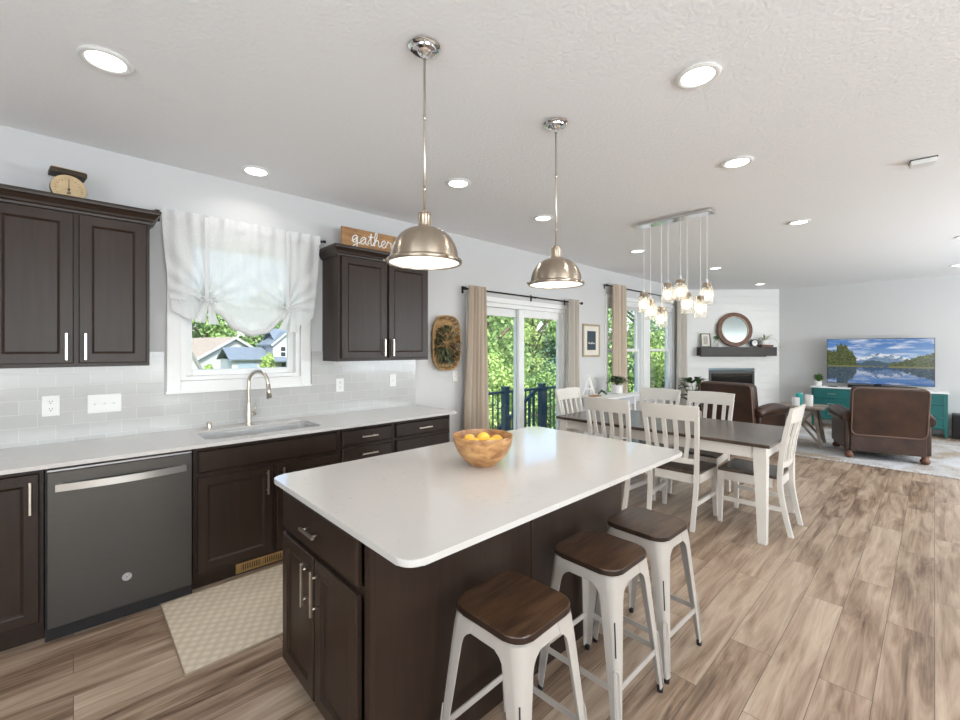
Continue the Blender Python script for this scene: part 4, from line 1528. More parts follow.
t = thing('letter_ornament', (5.43, 3.46, .8028), -.85, 'white standing letter A on the console table', 'ornament')
m = MB().bar((-.075, 0, .0), (.012, 0, .29), .022, .020, (1, 0, 0)).bar((.098, 0, .0), (.010, 0, .29), .022, .030, (1, 0, 0)).bar((-.045, 0, .10), (.068, 0, .10), .02, .020)
m.build('letter', M_INK, t)
MB().bar((.02, .01, .15), (.03, .09, .0), .008, .008).build('back_strut', M_OAK, t)
o = MB().box(0, .17, 0, .12, 0, .014, .003).build('wooden_tray', M_OAK); o.location = (5.34, 3.28, .8028)
tag(o, 'thin honey wood board lying on the console table in front of the letter', 'tray')
t = thing('driftwood', (5.66, 3.36, .8028), -.8, 'small dark twisted twig ornament on the console between letter and plant', 'ornament')
MB().tube(catmull([(-.06, 0, .012), (-.03, .01, .045), (.0, 0, .055), (.03, -.01, .035), (.06, 0, .012)], 5), .012, 8).build('twig', M_LEAFD, t)
MB().sphere((-.01, 0, .062), .018, 10, 8).sphere((.03, .01, .05), .015, 10, 8).build('leaf', M_LEAFD, t)

def leaf(m, base, direction, length, width, droop=.3, seg=4, cup=.15):
    d = Vector(direction).normalized()
    side = d.cross(Vector((0, 0, 1)))
    if side.length < 1e-3:
        side = Vector((1, 0, 0))
    side.normalize()
    up = side.cross(d).normalized()
    rows = []
    for k in range(seg + 1):
        u = k / seg
        c = Vector(base) + d * length * u - Vector((0, 0, 1)) * droop * length * u * u
        ww = width * math.sin(PI * min(1, .12 + .88 * u)) * .5
        rows.append([m.bm.verts.new(c - side * ww + up * cup * ww), m.bm.verts.new(c), m.bm.verts.new(c + side * ww + up * cup * ww)])
    for A, B in zip(rows[:-1], rows[1:]):
        for k in range(2):
            f = m.bm.faces.new((A[k], A[k + 1], B[k + 1], B[k])); f.smooth = True

def potted(name, loc, label, pot_prof, potm, leafm, n, spread, hgt, ll, lw, droop, seed, stems=True, cat='plant', fw=.55):
    t = thing(name, loc, 0, label, cat)
    MB().lathe(pot_prof, n=24).build('pot', potm, t)
    rim = max(z for r, z in pot_prof)
    rnd = random.Random(seed)
    m = MB(); ms = MB()
    for k in range(n):
        a = rnd.uniform(0, 2 * PI)
        rr = spread * math.sqrt(rnd.random())
        z = rim + hgt * rnd.uniform(.25, 1)
        b = (rr * math.cos(a) * .7, rr * math.sin(a) * .7, z)
        leaf(m, b, (math.cos(a) * fw + rnd.uniform(-.3, .3), math.sin(a) * fw + rnd.uniform(-.3, .3), rnd.uniform(.0, .6)), ll * rnd.uniform(.7, 1.2), lw * rnd.uniform(.8, 1.2), droop)
        if stems:
            ms.tube([(0, 0, rim - .02), ((b[0]) * .5, b[1] * .5, rim + (z - rim) * .6), b], .0025, 5)
    m.build('foliage', leafm, t, fixn=False)
    if stems: ms.build('stem', leafm, t)
    else: ms.bm.free()
    return t
potted('potted_plant', (6.02, 3.33, .8028), 'dark leafy plant in a white pot on the console, by the beige curtain', [(0, 0), (.07, 0), (.082, .01), (.092, .13), (.085, .135), (.08, .115), (0, .11)], M_POTW, M_LEAFD, 46, .12, .11, .105, .075, .5, 3)
potted('potted_floor_plant', (8.55, 3.12, 0), 'tall dark leafy floor plant beside the fireplace wall behind the dining chairs', [(0, .001), (.13, .001), (.15, .02), (.17, .36), (.155, .365), (.15, .33), (0, .32)], M_POTW, M_LEAFD, 60, .24, .56, .22, .12, .35, 5)

M_SPRIG = mat('dried_olive_sprig', (.075, .085, .040), .6, var=.4, vscale=30)
# hanging basket tray with a sprig wreath
t = thing('hanging_basket', (2.90, YN - .0008, 1.545), 0, 'oval woven basket tray with green sprigs hung beside the right upper cabinet', 'basket')
def oval(rx, rz_, n=40, p=3.2):
    out = []
    for k in range(n):
        a = 2 * PI * k / n
        c, s = math.cos(a), math.sin(a)
        out.append((rx * math.copysign(abs(c) ** (2 / p), c), rz_ * math.copysign(abs(s) ** (2 / p), s)))
    return out
m = MB()
rings = []
for (sc_, y) in ((0.0, -.012), (.5, -.012), (.86, -.014), (.90, -.020), (1.0, -.058), (1.03, -.058), (.94, -.012), (.90, -.002)):
    if sc_ == 0:
        rings.append([m.bm.verts.new((0, y, 0))])
    else:
        rings.append([m.bm.verts.new((x * sc_, y, z * sc_)) for x, z in oval(.185, .285)])
for ri, (A, B) in enumerate(zip(rings[:-1], rings[1:])):
    n = len(B)
    for k in range(n):
        if ri in (3, 5) and k % 2: continue     # open weave round the rim
        if len(A) == 1: m.bm.faces.new((A[0], B[k], B[(k + 1) % n]))
        else: m.bm.faces.new((A[k], A[(k + 1) % n], B[(k + 1) % n], B[k]))
m.build('tray', M_BASKET, t)
m = MB()
ov = oval(.187, .287, 36)
m.tube([(x, -.060, z) for x, z in ov], .009, 8, closed=True)
for k in range(36):
    x, z = ov[k]
    x2, z2 = ov[(k + 2) % 36]
    m.tube(catmull([(x * .93, -.030, z * .95), ((x + x2) / 2 * 1.0, -.066, (z + z2) / 2 * 1.0), (x2 * .93, -.030, z2 * .95)], 3), .0055, 5)
m.build('woven_rim', M_BASKET, t)
rnd = random.Random(9)
m = MB()
for k in range(330):
    a = rnd.uniform(0, 2 * PI); r = .15 * math.sqrt(rnd.random())
    b = (r * math.cos(a), -.045 - rnd.uniform(0, .03), r * math.sin(a) * 1.2 - .01)
    leaf(m, b, (math.cos(a + rnd.uniform(-.9, .9)), -rnd.uniform(.1, .6), math.sin(a + rnd.uniform(-.9, .9))), rnd.uniform(.04, .085), .020, .2, 3)
m.build('sprig', M_SPRIG, t, fixn=False)

# ------------------------------------------------------------------ things on the upper cabinets
t = thing('kitchen_scale', (-.022, 3.455, 2.3266), .12, 'antique brass kitchen scale with round dial on the left upper cabinet', 'scale')
M_DIAL = mat('aged_dial', (.55, .40, .22), .5, var=.12, vscale=20)
M_SCALE = mat('aged_dark_brass', (.055, .038, .022), .45, .4, var=.3)
MB().lathe([(0, .0), (.062, .0), (.074, .006), (.0775, .014), (.0775, .05), (0, .05)], n=32, M=T(0, .025, .078) @ RX(PI / 2)).build('case', M_SCALE, t)
f = MB().lathe([(0, 0), (.076, 0), (.076, .003), (0, .003)], n=36, M=T(0, -.0245, .078) @ RX(PI / 2)).build('dial', M_DIAL, t)
m = MB()
for k in range(24):
    a = k * PI / 12
    r0, r1 = (.050, .060) if k % 2 == 0 else (.055, .060)
    m.bar((r0 * math.sin(a), -.0285, .072 + r0 * math.cos(a)), (r1 * math.sin(a), -.0285, .072 + r1 * math.cos(a)), .0022, .001, (0, 1, 0))
m.bar((0, -.0292, .060), (0, -.0292, .122), .004, .001, (0, 1, 0), .0015, .001).bar((-.008, -.0292, .055), (.008, -.0292, .055), .004, .001, (0, 1, 0))
m.cyl((0, -.028, .072), (0, -.031, .072), .006, 14)
for a in (-.006, .006, 0):
    m.cyl((a, -.028, .048), (a, -.0295, .048), .003, 8)
m.build('needle', M_BLACK, f)
MB().box(-.045, .045, -.02, .06, .0002, .012, .003).build('foot', M_SCALE, t)
m = MB().box(-.078, .078, -.040, .070, .156, .182, .004).box(-.070, .070, -.034, .064, .182, .184)
m.cyl((0, .01, .135), (0, .01, .155), .02, 14)
m.build('weighing_pan', M_SCALE, t)
MB().box(-.074, .074, -.036, .066, .1842, .187).build('pan_liner', mat('aged_brass', (.40, .25, .10), .4, .4, var=.2), t)

t = thing('wooden_sign', (1.645, 3.44, 2.3266), 0, 'honey wood plank sign reading gather on the right upper cabinet', 'sign')
sw, sh = .66, .195
MB().box(0, sw, 0, .018, .0002, sh, .002).build('plank', M_OAK, t)
def stroke(pts, dx, s=.001):
    return catmull([(dx + x * s, -.0022, .045 + z * s) for x, z in pts], 5)
m = MB()
L = .00105
strokes = [
    (.055, [(0, 22), (18, 30), (40, 52), (28, 62), (10, 48), (8, 24), (22, 14), (38, 34), (42, 56), (40, 20), (36, -22), (18, -32), (8, -16), (30, 4), (58, 18)]),
    (.125, [(0, 10), (30, 44), (44, 52), (28, 58), (10, 40), (10, 18), (26, 12), (42, 36), (46, 54), (44, 24), (54, 12), (72, 26)]),
    (.195, [(0, 24), (20, 56), (28, 92), (26, 50), (26, 22), (36, 12), (54, 24)]),
    (.195, [(8, 66), (46, 70)]),
    (.245, [(0, 20), (24, 60), (32, 92), (22, 102), (14, 70), (12, 12), (14, 30), (28, 52), (42, 48), (42, 22), (52, 12), (66, 24)]),
    (.315, [(0, 22), (24, 34), (38, 50), (26, 60), (10, 44), (10, 22), (24, 10), (46, 22)]),
    (.362, [(0, 22), (16, 48), (20, 62), (28, 52), (44, 52), (44, 28), (52, 12), (66, 22)]),
]
for dx, pts in strokes:
    m.tube([(p.x, p.y, p.z + .012) for p in stroke(pts, dx * 1.08 + .03, .00130)], .0046, 6)
m.build('script_lettering', M_INK, t)

# ------------------------------------------------------------------ fireplace wall
def onwall(name, u, z, label, cat, off=0.0, group=None):
    """root on the diagonal wall: u metres along it from its centre, off metres out from its face"""
    ca, sa = math.cos(FR), math.sin(FR)
    return thing(name, (FC[0] + u * ca + off * sa, FC[1] + u * sa - off * ca, z), FR, label, cat, group)
t = onwall('fireplace', -.03, .16, 'black framed glass fireplace insert in the shiplap wall', 'fireplace')
m = MB()
m.box(-.478, .478, -.012, .004, .80, .855, .003).box(-.478, .478, -.012, .004, .005, .09, .003).box(-.478, -.43, -.012, .004, .09, .80, .003).box(.43, .478, -.012, .004, .09, .80, .003)
m.build('frame', M_BLACK, t)
m = MB()
m.box(-.43, .43, .30, .31, .005, .85).box(-.43, -.42, .01, .30, .005, .85).box(.42, .43, .01, .30, .005, .85).box(-.42, .42, .01, .30, .005, .015).box(-.42, .42, .01, .30, .84, .85)
m.build('firebox', M_BLACK, t)
MB().box(-.43, .43, -.003, .001, .09, .80).build('glass_front', glass_mat('dark_glass', (.25, .26, .28), 1.5), t)
m = MB()
for a, b in (((-.25, .12, .09), (.2, .16, .12)), ((-.2, .2, .09), (.25, .12, .10)), ((-.12, .14, .15), (.18, .2, .17))):
    m.cyl(a, b, .035, 10)
m.build('log', M_WALNUT, t)
t = onwall('mantel_shelf', 0, 1.335, 'dark wood beam mantel shelf across the shiplap wall', 'shelf')
MB().box(-.765, .795, -.20, -.0008, 0, .185, .006).build('beam', M_MANTEL, t)
m = MB().box(-.70, .70, -.004, -.0006, -.02, -.0005); m.build('wall_cleat', M_MANTEL, t)

MZ = 1.5205
t = onwall('round_mirror', 0.0, MZ, 'round mirror in a wide brown wood ring leaning on the mantel', 'mirror', .10)
tilt = T(0, 0, 0) @ RX(-.10)
def ring(ro, ri, y0, y1, n=56):
    m = MB()
    m.lathe([(ri, y0), (ro, y0), (ro + .004, (y0 + y1) / 2), (ro, y1), (ri, y1), (ri, y0)], n=n, M=tilt @ T(0, 0, .372) @ RX(PI / 2))
    return m
ring(.362, .272, -.022, .020).build('ring_frame', M_WALNUT, t)
ring(.280, .268, -.018, .022, 56).build('inner_bead', mat('pale_bead', (.55, .48, .38), .5), t)
MB().lathe([(0, 0), (.274, 0), (.274, .006), (0, .006)], n=56, M=tilt @ T(0, 0, .372) @ RX(PI / 2)).build('glass', M_MIRROR, t)

t = onwall('photo_frame', -.61, MZ, 'small dark framed picture at the left end of the mantel', 'picture', .09)
mt = RX(-.12)
m = MB()
for a in ((-.10, -.085, 0, .29), (.085, .10, 0, .29)):
    m.box(a[0], a[1], -.008, .008, a[2], a[3], .002, mt)
m.box(-.085, .085, -.008, .008, 0, .015, .002, mt).box(-.085, .085, -.008, .008, .275, .29, .002, mt)
m.build('frame', M_BLKMET, t)
p = MB().box(-.085, .085, -.002, .004, .015, .275, 0, mt).build('mat_board', M_MATB, t)
MB().box(-.045, .045, -.003, -.0021, .06, .23, 0, mt).build('print', mat('pale_print', (.50, .46, .42), .8, var=.35, vscale=30), p)

potted('mantel_plant', tuple(onwall('tmp_spot', -.42, MZ, None, None, .125).location), 'small green plant in a clear jar on the mantel beside the framed picture',
       [(0, 0), (.045, 0), (.05, .01), (.05, .13), (.04, .14), (.038, .13), (.044, .02), (0, .012)], M_JAR, M_LEAFM, 30, .055, .08, .055, .045, .3, 8, fw=.3)
t = onwall('mantel_clock', .385, MZ, 'small round dark clock with white face on the mantel right of the mirror', 'clock', .11)
MB().lathe([(.060, -.02), (.082, -.02), (.085, 0), (.082, .02), (.060, .02), (.060, -.02)], n=32, M=T(0, 0, .0855) @ RX(PI / 2)).build('case', M_BLKMET, t)
f = MB().lathe([(0, .004), (.062, .004), (.062, .010), (0, .010)], n=32, M=T(0, 0, .0855) @ RX(PI / 2)).build('dial', M_PLATE, t)
m = MB().bar((0, -.012, .0855), (0, -.012, .125), .005, .002, (0, 1, 0)).bar((0, -.012, .0855), (.028, -.012, .095), .006, .002, (0, 1, 0))
m.build('hand', M_BLACK, f)
t = onwall('wood_box', .62, MZ, 'low brown wooden block on the right end of the mantel under the spider plant', 'box', .10)
MB().box(-.12, .12, -.07, .07, 0, .045, .004).build('block', M_WALNUT, t)
sp = onwall('spider_plant', .58, MZ + .0455, 'spider plant with arching pale leaves in a white pot, right mantel end', 'plant', .12)
MB().lathe([(0, 0), (.05, 0), (.07, .01), (.078, .10), (.07, .105), (.066, .09), (0, .085)], n=24).build('pot', M_POTW, sp)
rnd = random.Random(21)
m = MB()
for k in range(60):
    a = rnd.uniform(0, 2 * PI)
    el = rnd.uniform(.2, 1.2)
    ln = rnd.uniform(.16, .34) if math.sin(a) < -.05 else rnd.uniform(.05, .085)
    el = el if math.sin(a) < -.05 else 1.25
    leaf(m, (.02 * math.cos(a), .02 * math.sin(a), .09), (math.cos(a) * math.cos(el), math.sin(a) * math.cos(el), math.sin(el)), ln, .014, rnd.uniform(.25, .5), 6)
for k in range(14):   # trailing runners over the shelf end
    m2 = rnd.uniform(-.25, .15)
    leaf(m, (.20 + rnd.uniform(0, .05), -.115 + rnd.uniform(-.02, .02), .05 - rnd.uniform(0, .2)), (rnd.uniform(-.2, .8), -.3 + m2, rnd.uniform(-.4, .6)), rnd.uniform(.06, .13), .011, .7, 4)
m.tube(catmull([(.02, -.02, .10), (.12, -.09, .14), (.20, -.118, .05), (.21, -.125, -.10)], 6), .002, 5)
m.build('foliage', M_LEAFP, sp, fixn=False)
bpy.data.objects.remove(bpy.data.objects['tmp_spot'])

# ------------------------------------------------------------------ living room
def shag(name, c1, c2, c3):
    m, nt, b = new_mat(name)
    N, L = nt.nodes.new, nt.links.new
    tc = N('ShaderNodeTexCoord')
    n1 = N('ShaderNodeTexNoise'); n1.inputs['Scale'].default_value = 1.6; n1.inputs['Detail'].default_value = 5; n1.inputs['Distortion'].default_value = 1.2
    n2 = N('ShaderNodeTexNoise'); n2.inputs['Scale'].default_value = 45; n2.inputs['Detail'].default_value = 4
    L(tc.outputs['Object'], n1.inputs['Vector']); L(tc.outputs['Object'], n2.inputs['Vector'])
    ad = N('ShaderNodeMath'); ad.operation = 'MULTIPLY_ADD'; ad.inputs[1].default_value = .4
    L(n2.outputs['Fac'], ad.inputs[0]); L(n1.outputs['Fac'], ad.inputs[2])
    rp = N('ShaderNodeValToRGB')
    e = rp.color_ramp.elements
    e[0].position = .52; e[0].color = (*c1, 1)
    e[1].position = .88; e[1].color = (*c3, 1)
    k = e.new(.66); k.color = (*c2, 1)
    L(ad.outputs[0], rp.inputs[0]); L(rp.outputs[0], b.inputs['Base Color'])
    b.inputs['Roughness'].default_value = 1
    b.inputs['Specular IOR Level'].default_value = .1
    return m
t = thing('area_rug', (7.32, -2.3, 0), 0, 'large shaggy grey and tan rug under the leather armchairs', 'rug')
rw, rl = 2.75, 4.15
rnd = random.Random(4)
m = MB()
def rf(u, v):
    e = min(u * rw, (1 - u) * rw, v * rl, (1 - v) * rl)
    z = .004 + min(1, e / .03) * (.016 + .010 * rnd.random())
    return Vector((u * rw + .012 * (rnd.random() - .5), v * rl + .012 * (rnd.random() - .5), z))
m.grid(rf, 130, 190)
m.build('pile', shag('shaggy_pile', (.36, .29, .22), (.47, .45, .43), (.60, .61, .63)), t, fixn=False)
m = MB()
for k in range(520):
    s = k / 520
    y = s * rl
    leaf(m, (.01, y, .012), (-1, rnd.uniform(-.5, .5), .15), rnd.uniform(.03, .06), .008, .3, 2)
m.build('fringe', mat('pale_fringe', (.62, .62, .63), 1.0, var=.1), t, fixn=False)
MB().box(.006, rw - .006, .006, rl - .006, .0006, .0045).build('backing', M_MATB, t)
RUG = .0315

def armchair(loc, rz, label, mtl):
    """rolled-arm recliner facing +y, origin on the floor under its middle"""
    t = thing('leather_armchair', loc, rz, label, 'armchair', 'brown leather armchairs')
    W_, D_ = .88, .88
    # base
    MB().box(-.31, .31, -.36, .36, .10, .32, .03, None, 4).build('base', mtl, t)
    # back: tall cushion leaning backwards, plus rear shell
    m = MB()
    m.box(-.375, .375, -.07, .07, 0, .66, .06, T(0, -.36, .305) @ RX(.16), 5)
    bb = m.build('backrest', mtl, t)
    m = MB(); m.box(-.335, .335, -.075, .075, 0, .52, .07, T(0, -.235, .43) @ RX(.18), 5); m.build('back_cushion', mtl, t)
    m = MB(); m.box(-.36, .36, -.012, .012, .0, .62, .011, T(0, -.437, .32) @ RX(.16), 3); m.build('rear_panel', mtl, bb)
    m = MB()   # welt cord around the rear panel
    Mt = T(0, -.450, .32) @ RX(.16)
    pts = [Mt @ Vector((x, 0, z)) for x, z in [(p[0], p[1]) for p in rounded_rect(-.365, .365, .0, .635, .07, 5)]]
    m.tube(pts, .008, 8, closed=True)
    m.build('welt', mat('pale_leather_piping', (.15, .09, .065), .35), bb)
    m = MB(); m.box(-.37, .37, -.425, -.385, .095, .40, .012, None, 3); m.build('rear_skirt', mtl, t)
    MB().box(-.30, .30, -.28, .40, .315, .46, .055, None, 5).build('seat_cushion', mtl, t)
    for s in (-1, 1):
        m = MB()
        m.box(min(s * .315, s * .425), max(s * .315, s * .425), -.40, .40, .10, .55, .02, None, 3)
        # rolled top: sloping from back to front, flaring outwards
        pts, rs = [], []
        for k in range(11):
            u = k / 10
            pts.append((s * (.385 + .025 * math.sin(PI * u)), -.43 + .87 * u, .535 + .035 * math.sin(PI * min(1, u * 1.1))))
            rs.append(.074 + .018 * math.sin(PI * u) if 0 < k < 10 else .066)
        m.tube(pts, .08, 18, True, False, rs)
        m.build('arm', mtl, t)
        for y in (-.37, .36):
            MB().lathe([(0, .0005), (.034, .0005), (.048, .018), (.050, .045), (.036, .062), (.036, .10), (0, .10)], (s * .37, y, 0), 18).build('foot', M_WALNUT, t)
    return t
armchair((8.03, .545, RUG), -PI / 2 + .30, 'brown leather armchair seen from behind, facing the television', M_LEATH)
armchair((7.48, 2.03, RUG), -PI / 2 - .18, 'brown leather armchair behind the dining table, in front of the fireplace', M_LEATH)

# X-braced side table
t = thing('side_table', (8.16, 1.40, RUG), .05, 'square weathered wood side table with crossed braces between the armchairs', 'table')
MB().box(-.295, .295, -.295, .295, .555, .585, .004).build('tabletop', M_GREYW, t)
for sx in (-1, 1):
    for sy in (-1, 1):
        MB().bar((sx * .245, sy * .245, .005), (sx * .165, sy * .165, .554), .04, .04, (0, 1, 0)).build('leg', M_GREYW, t)
for k in range(4):
    Mz = RZ(k * PI / 2)
    m = MB()
    for s in (-1, 1):
        a, b = Mz @ Vector((s * .225, -.232 + .008 * s, .06)), Mz @ Vector((-s * .155, -.172 + .008 * s, .53))
        m.bar(a, b, .032, .014, Mz @ Vector((0, 1, 0)))
    m.bar(Mz @ Vector((-.17, -.170, .535)), Mz @ Vector((.17, -.170, .535)), .03, .036)
    m.build('cross_brace', M_GREYW, t)
TZ = RUG + .5855
def candle(x, y, r, h, label, mt_, nm='candle', wick=True):
    t = thing(nm, (x, y, TZ), 0, label, 'candle' if nm == 'candle' else 'cup', None)
    MB().lathe([(0, 0), (r, 0), (r, h), (r * .8, h + .002), (r * .75, h - .006), (0, h - .006)], n=24).build('wax' if nm == 'candle' else 'cup', mt_, t)
    if wick:
        MB().cyl((0, 0, h - .006), (.002, 0, h + .008), .0015, 6).build('wick', M_BLACK, t)
candle(8.03, 1.46, .050, .12, 'short white candle on the side table, leftmost', M_POTW)
candle(8.10, 1.31, .052, .165, 'taller white candle on the side table', M_POTW)
candle(8.21, 1.45, .045, .175, 'teal tumbler behind the white candles on the side table', mat('teal_glass', (.05, .40, .38), .2), 'tumbler', False)

# dresser, television, soundbar
t = thing('dresser', (10.45, .75, 0), PI / 2 * -1, 'long teal dresser with white top under the television', 'dresser')
# local: front faces -y = world -x ; local x runs from world +y to -y
dw2 = .90
MB().box(-dw2, dw2, 0, .44, .14, .735).build('carcass', M_TEAL, t)
MB().box(-dw2 - .015, dw2 + .015, -.015, .445, .7355, .760, .003).build('top', M_WHITE, t)
for k in range(3):
    for (a, b) in ((-dw2 + .03, -.31), (-.29, .29), (.31, dw2 - .03)):
        z0 = .160 + k * .190
        d = MB().rect_profile(b - a, .175, [(0, 0), (0, .012), (.006, .016), (.022, .016), (.028, .010)], T(a, 0, z0)).build('drawer', M_TEAL, t)
        bar_handle(d, (a + b) / 2, z0 + .09, .12, False, -.010)
for sx in (-1, 1):
    for y in (.005, .395):
        MB().hexa([(sx * (dw2 - .005), y, .001), (sx * (dw2 - .035), y, .001), (sx * (dw2 - .035), y + .03, .001), (sx * (dw2 - .005), y + .03, .001)],
                  [(sx * dw2, y, .1395), (sx * (dw2 - .045), y, .1395), (sx * (dw2 - .045), y + .045, .1395), (sx * dw2, y + .045, .1395)]).build('leg', M_TEAL, t)

def fbm(x, y, o=4):
    return noise.fractal(Vector((x, y, 3.7)), 1.0, 2.0, o)
def tv_colour(u, v):
    """landscape on the screen: mountains over a lake; u left to right, v bottom to top"""
    hz = .40
    def scene_above(u, q):
        # q: height above the waterline, 0..1
        r = .86 - q
        c = Vector((.10, .24, .50)) * (1 - q) + Vector((.06, .17, .42)) * q
        c = c.lerp(Vector((.36, .50, .66)), max(0, .75 - q) * .9)
        cl = fbm(u * 5, q * 11 + 3) * .5 + fbm(u * 14, q * 20)* .18
        if cl > .02: c = c.lerp(Vector((.62, .66, .74)), min(1, cl * 1.8))
        ridge = .30 + .16 * math.exp(-((u - .55) / .22) ** 2) + .045 * fbm(u * 9, 1.0) - .10 * abs(u - .55)
        if q < ridge:
            c = Vector((.10, .17, .28)).lerp(Vector((.20, .28, .38)), min(1, max(0, .5 + fbm(u * 30, q * 30))))
            if q > ridge - .13 and fbm(u * 26, q * 26 + 5) > -.12: c = Vector((.62, .66, .72))
        ridge2 = .14 + .10 * fbm(u * 6 + 4, 2.0) + .18 * max(0, u - .72)
        if q < ridge2:
            c = Vector((.05, .09, .12))
        tr = -.1
        if u < .30: tr = .78 - 1.3 * max(0, u - .20) * 4 * (u > .20) + .13 * fbm(u * 40, 3.0) - .22 * (u < .10)
        if u > .60: tr = max(tr, .05 + (u - .60) * 1.15 + .05 * fbm(u * 45, 9.0))
        if q < tr:
            n = fbm(u * 60, q * 40)
            c = Vector((.020, .034, .012)).lerp(Vector((.11, .13, .035)), min(1, max(0, .5 + n * 1.2)))
        return c
    if v > hz:
        return scene_above(u, (v - hz) / (1 - hz))
    if v > hz - .035 and (u < .35 or u > .6 or fbm(u * 20, v * 80) > 0):
        return Vector((.16, .16, .07))
    c = scene_above(u, min(1, (hz - v) / (1 - hz) * 1.05) + .02 * math.sin(v * 220))
    return c.lerp(Vector((.02, .06, .20)), .40)
t = thing('television', (10.60, .715, .7605), -PI / 2, 'large flat television showing a mountain lake, standing on the teal dresser', 'television')
tw, th = 1.44, .835
MB().box(-tw / 2, tw / 2, 0, .035, .075, .075 + th, .004).build('housing', M_BLACK, t)
me_m = MB()
nx, ny = 190, 108
bw = .008
me_m.grid(lambda u, v: Vector((-tw / 2 + bw + (tw - 2 * bw) * u, -.0008, .075 + bw + (th - 2 * bw) * v)), nx, ny, False)
so = me_m.build('screen', None, t)
ca_ = so.data.color_attributes.new('picture', 'FLOAT_COLOR', 'POINT')
for j in range(ny + 1):
    for i in range(nx + 1):
        c = tv_colour(i / nx, j / ny)
        ca_.data[j * (nx + 1) + i].color = (c.x, c.y, c.z, 1)
sm, nt, b = new_mat('lit_screen')
at = nt.nodes.new('ShaderNodeVertexColor'); at.layer_name = 'picture'
nt.links.new(at.outputs[0], b.inputs['Emission Color'])
b.inputs['Emission Strength'].default_value = 0.85
b.inputs['Base Color'].default_value = (.005, .005, .005, 1)
b.inputs['Roughness'].default_value = .18
so.data.materials.append(sm)
MB().box(-.30, .30, -.02, .12, .0004, .012, .003).box(-.05, .05, .036, .06, .012, .20).build('stand', M_BLACK, t)
t = thing('soundbar', (10.53, .66, .7605), -PI / 2, 'long low black soundbar on the dresser before the television', 'speaker')
MB().box(-.46, .46, -.035, .035, .0005, .058, .008).build('housing', M_BLACK, t)
MB().box(-.44, .44, -.0375, -.0352, .008, .050).build('grille', M_BLKMET, t)
potted('potted_shrub', (10.56, 1.56, .7605), 'small round green shrub in a white pot left of the television', [(0, 0), (.045, 0), (.055, .01), (.06, .09), (.052, .094), (.05, .08), (0, .075)], M_POTW, M_LEAFM, 150, .085, .11, .05, .03, .1, 12)
t = thing('remote_control', (10.50, 1.335, .7605), -.5, 'black remote control lying on the dresser beside the potted shrub', 'remote')
MB().box(-.02, .02, -.075, .075, .0005, .016, .004).build('body', M_BLACK, t)
m = MB()
for k in range(5):
    m.box(-.012, -.004, -.06 + k * .022, -.050 + k * .022, .016, .018).box(.004, .012, -.06 + k * .022, -.050 + k * .022, .016, .018)
m.build('button', mat('grey_rubber', (.12, .12, .12), .6), t)
t = thing('subwoofer', (10.66, -.37, 0), -PI / 2, 'black box subwoofer on the floor right of the dresser', 'speaker')
MB().box(-.17, .17, -.17, .17, .012, .40, .008).build('cabinet', M_BLACK, t)
MB().box(-.155, .155, -.178, -.1705, .03, .385, .004).build('grille', M_BLKMET, t)
for sx in (-1, 1):
    for sy in (-1, 1):
        MB().cyl((sx * .13, sy * .13, .0005), (sx * .13, sy * .13, .0118), .018, 12).build('foot', M_BLACK, t)

# ------------------------------------------------------------------ outdoors
GZ = -2.3
o = MB().grid(lambda u, v: Vector((-60 + 180 * u, 3.9 + 130 * v, GZ + (.9 * max(0, (v - .22)) * 3.2 if v > .22 else 0))), 30, 30).build('ground', M_LAWN, fixn=False)
tag(o, 'green lawn sloping away outside the windows', 'lawn', kind='structure')
DZ = -.12
struct(MB().box(2.6, 7.3, YN + .17, 4.93, DZ - .14, DZ).build('deck', M_DECK), 'grey board deck landing outside the patio door', 'deck')

def railing(name, x0, x1, y, label, posts, z=DZ, top=.96):
    t = thing(name, (x0, y, z), 0, label, 'railing')
    w = x1 - x0
    MB().box(0, w, -.02, .02, top - .09, top - .05, .003).build('top_rail', M_RAIL, t)
    MB().box(0, w, -.016, .016, .07, .105, .003).build('bottom_rail', M_RAIL, t)
    for px in posts:
        MB().box(px - x0 - .05, px - x0 + .05, -.05, .05, .0005, top, .004).box(px - x0 - .06, px - x0 + .06, -.06, .06, top, top + .022, .004).build('post', M_RAIL, t)
    k = 0
    x = .06
    while x < w - .04:
        if min(abs(x0 + x - p) for p in posts) > .06:
            MB().box(x - .0095, x + .0095, -.0095, .0095, .105, top - .09).build('baluster', M_RAIL, t)
        x += .115
    return t
railing('deck_railing', 2.75, 7.22, 4.86, 'dark blue-grey metal deck railing across the patio door view', (2.80, 5.17, 6.13, 7.17))

def stair_rail(x_top, y, label):
    """handrail falling towards -x beside the deck steps"""
    run, rise = 2.6, 2.6 * .60
    t = thing('stair_handrail', (x_top, y, DZ), 0, label, 'handrail', 'sloping handrails of the deck steps')
    MB().bar((0, 0, .88), (-run, 0, .88 - rise), .04, .05, (0, 0, 1)).build('top_rail', M_RAIL, t)
    MB().bar((0, 0, .10), (-run, 0, .10 - rise), .035, .04, (0, 0, 1)).build('bottom_rail', M_RAIL, t)
    for k in range(1, 21):
        x = -k * .122
        z = x * .60
        MB().box(x - .0095, x + .0095, -.0095, .0095, .12 + z, .86 + z).build('baluster', M_RAIL, t)
    MB().box(-run - .045, -run + .045, -.045, .045, GZ - DZ + .001, .90 - rise, .004).build('post', M_RAIL, t)
    if y > 5.5:
        MB().box(.0, .09, -.045, .045, GZ - DZ + .001, .95, .004).build('post', M_RAIL, t)
    return t
stair_rail(6.13, 4.965, 'sloping dark handrail of the deck steps, nearer one')
stair_rail(5.40, 6.00, 'sloping dark handrail of the deck steps, farther one')
t = thing('deck_steps', (6.05, 5.05, DZ), 0, 'grey wooden steps going down beside the deck railing', 'steps')
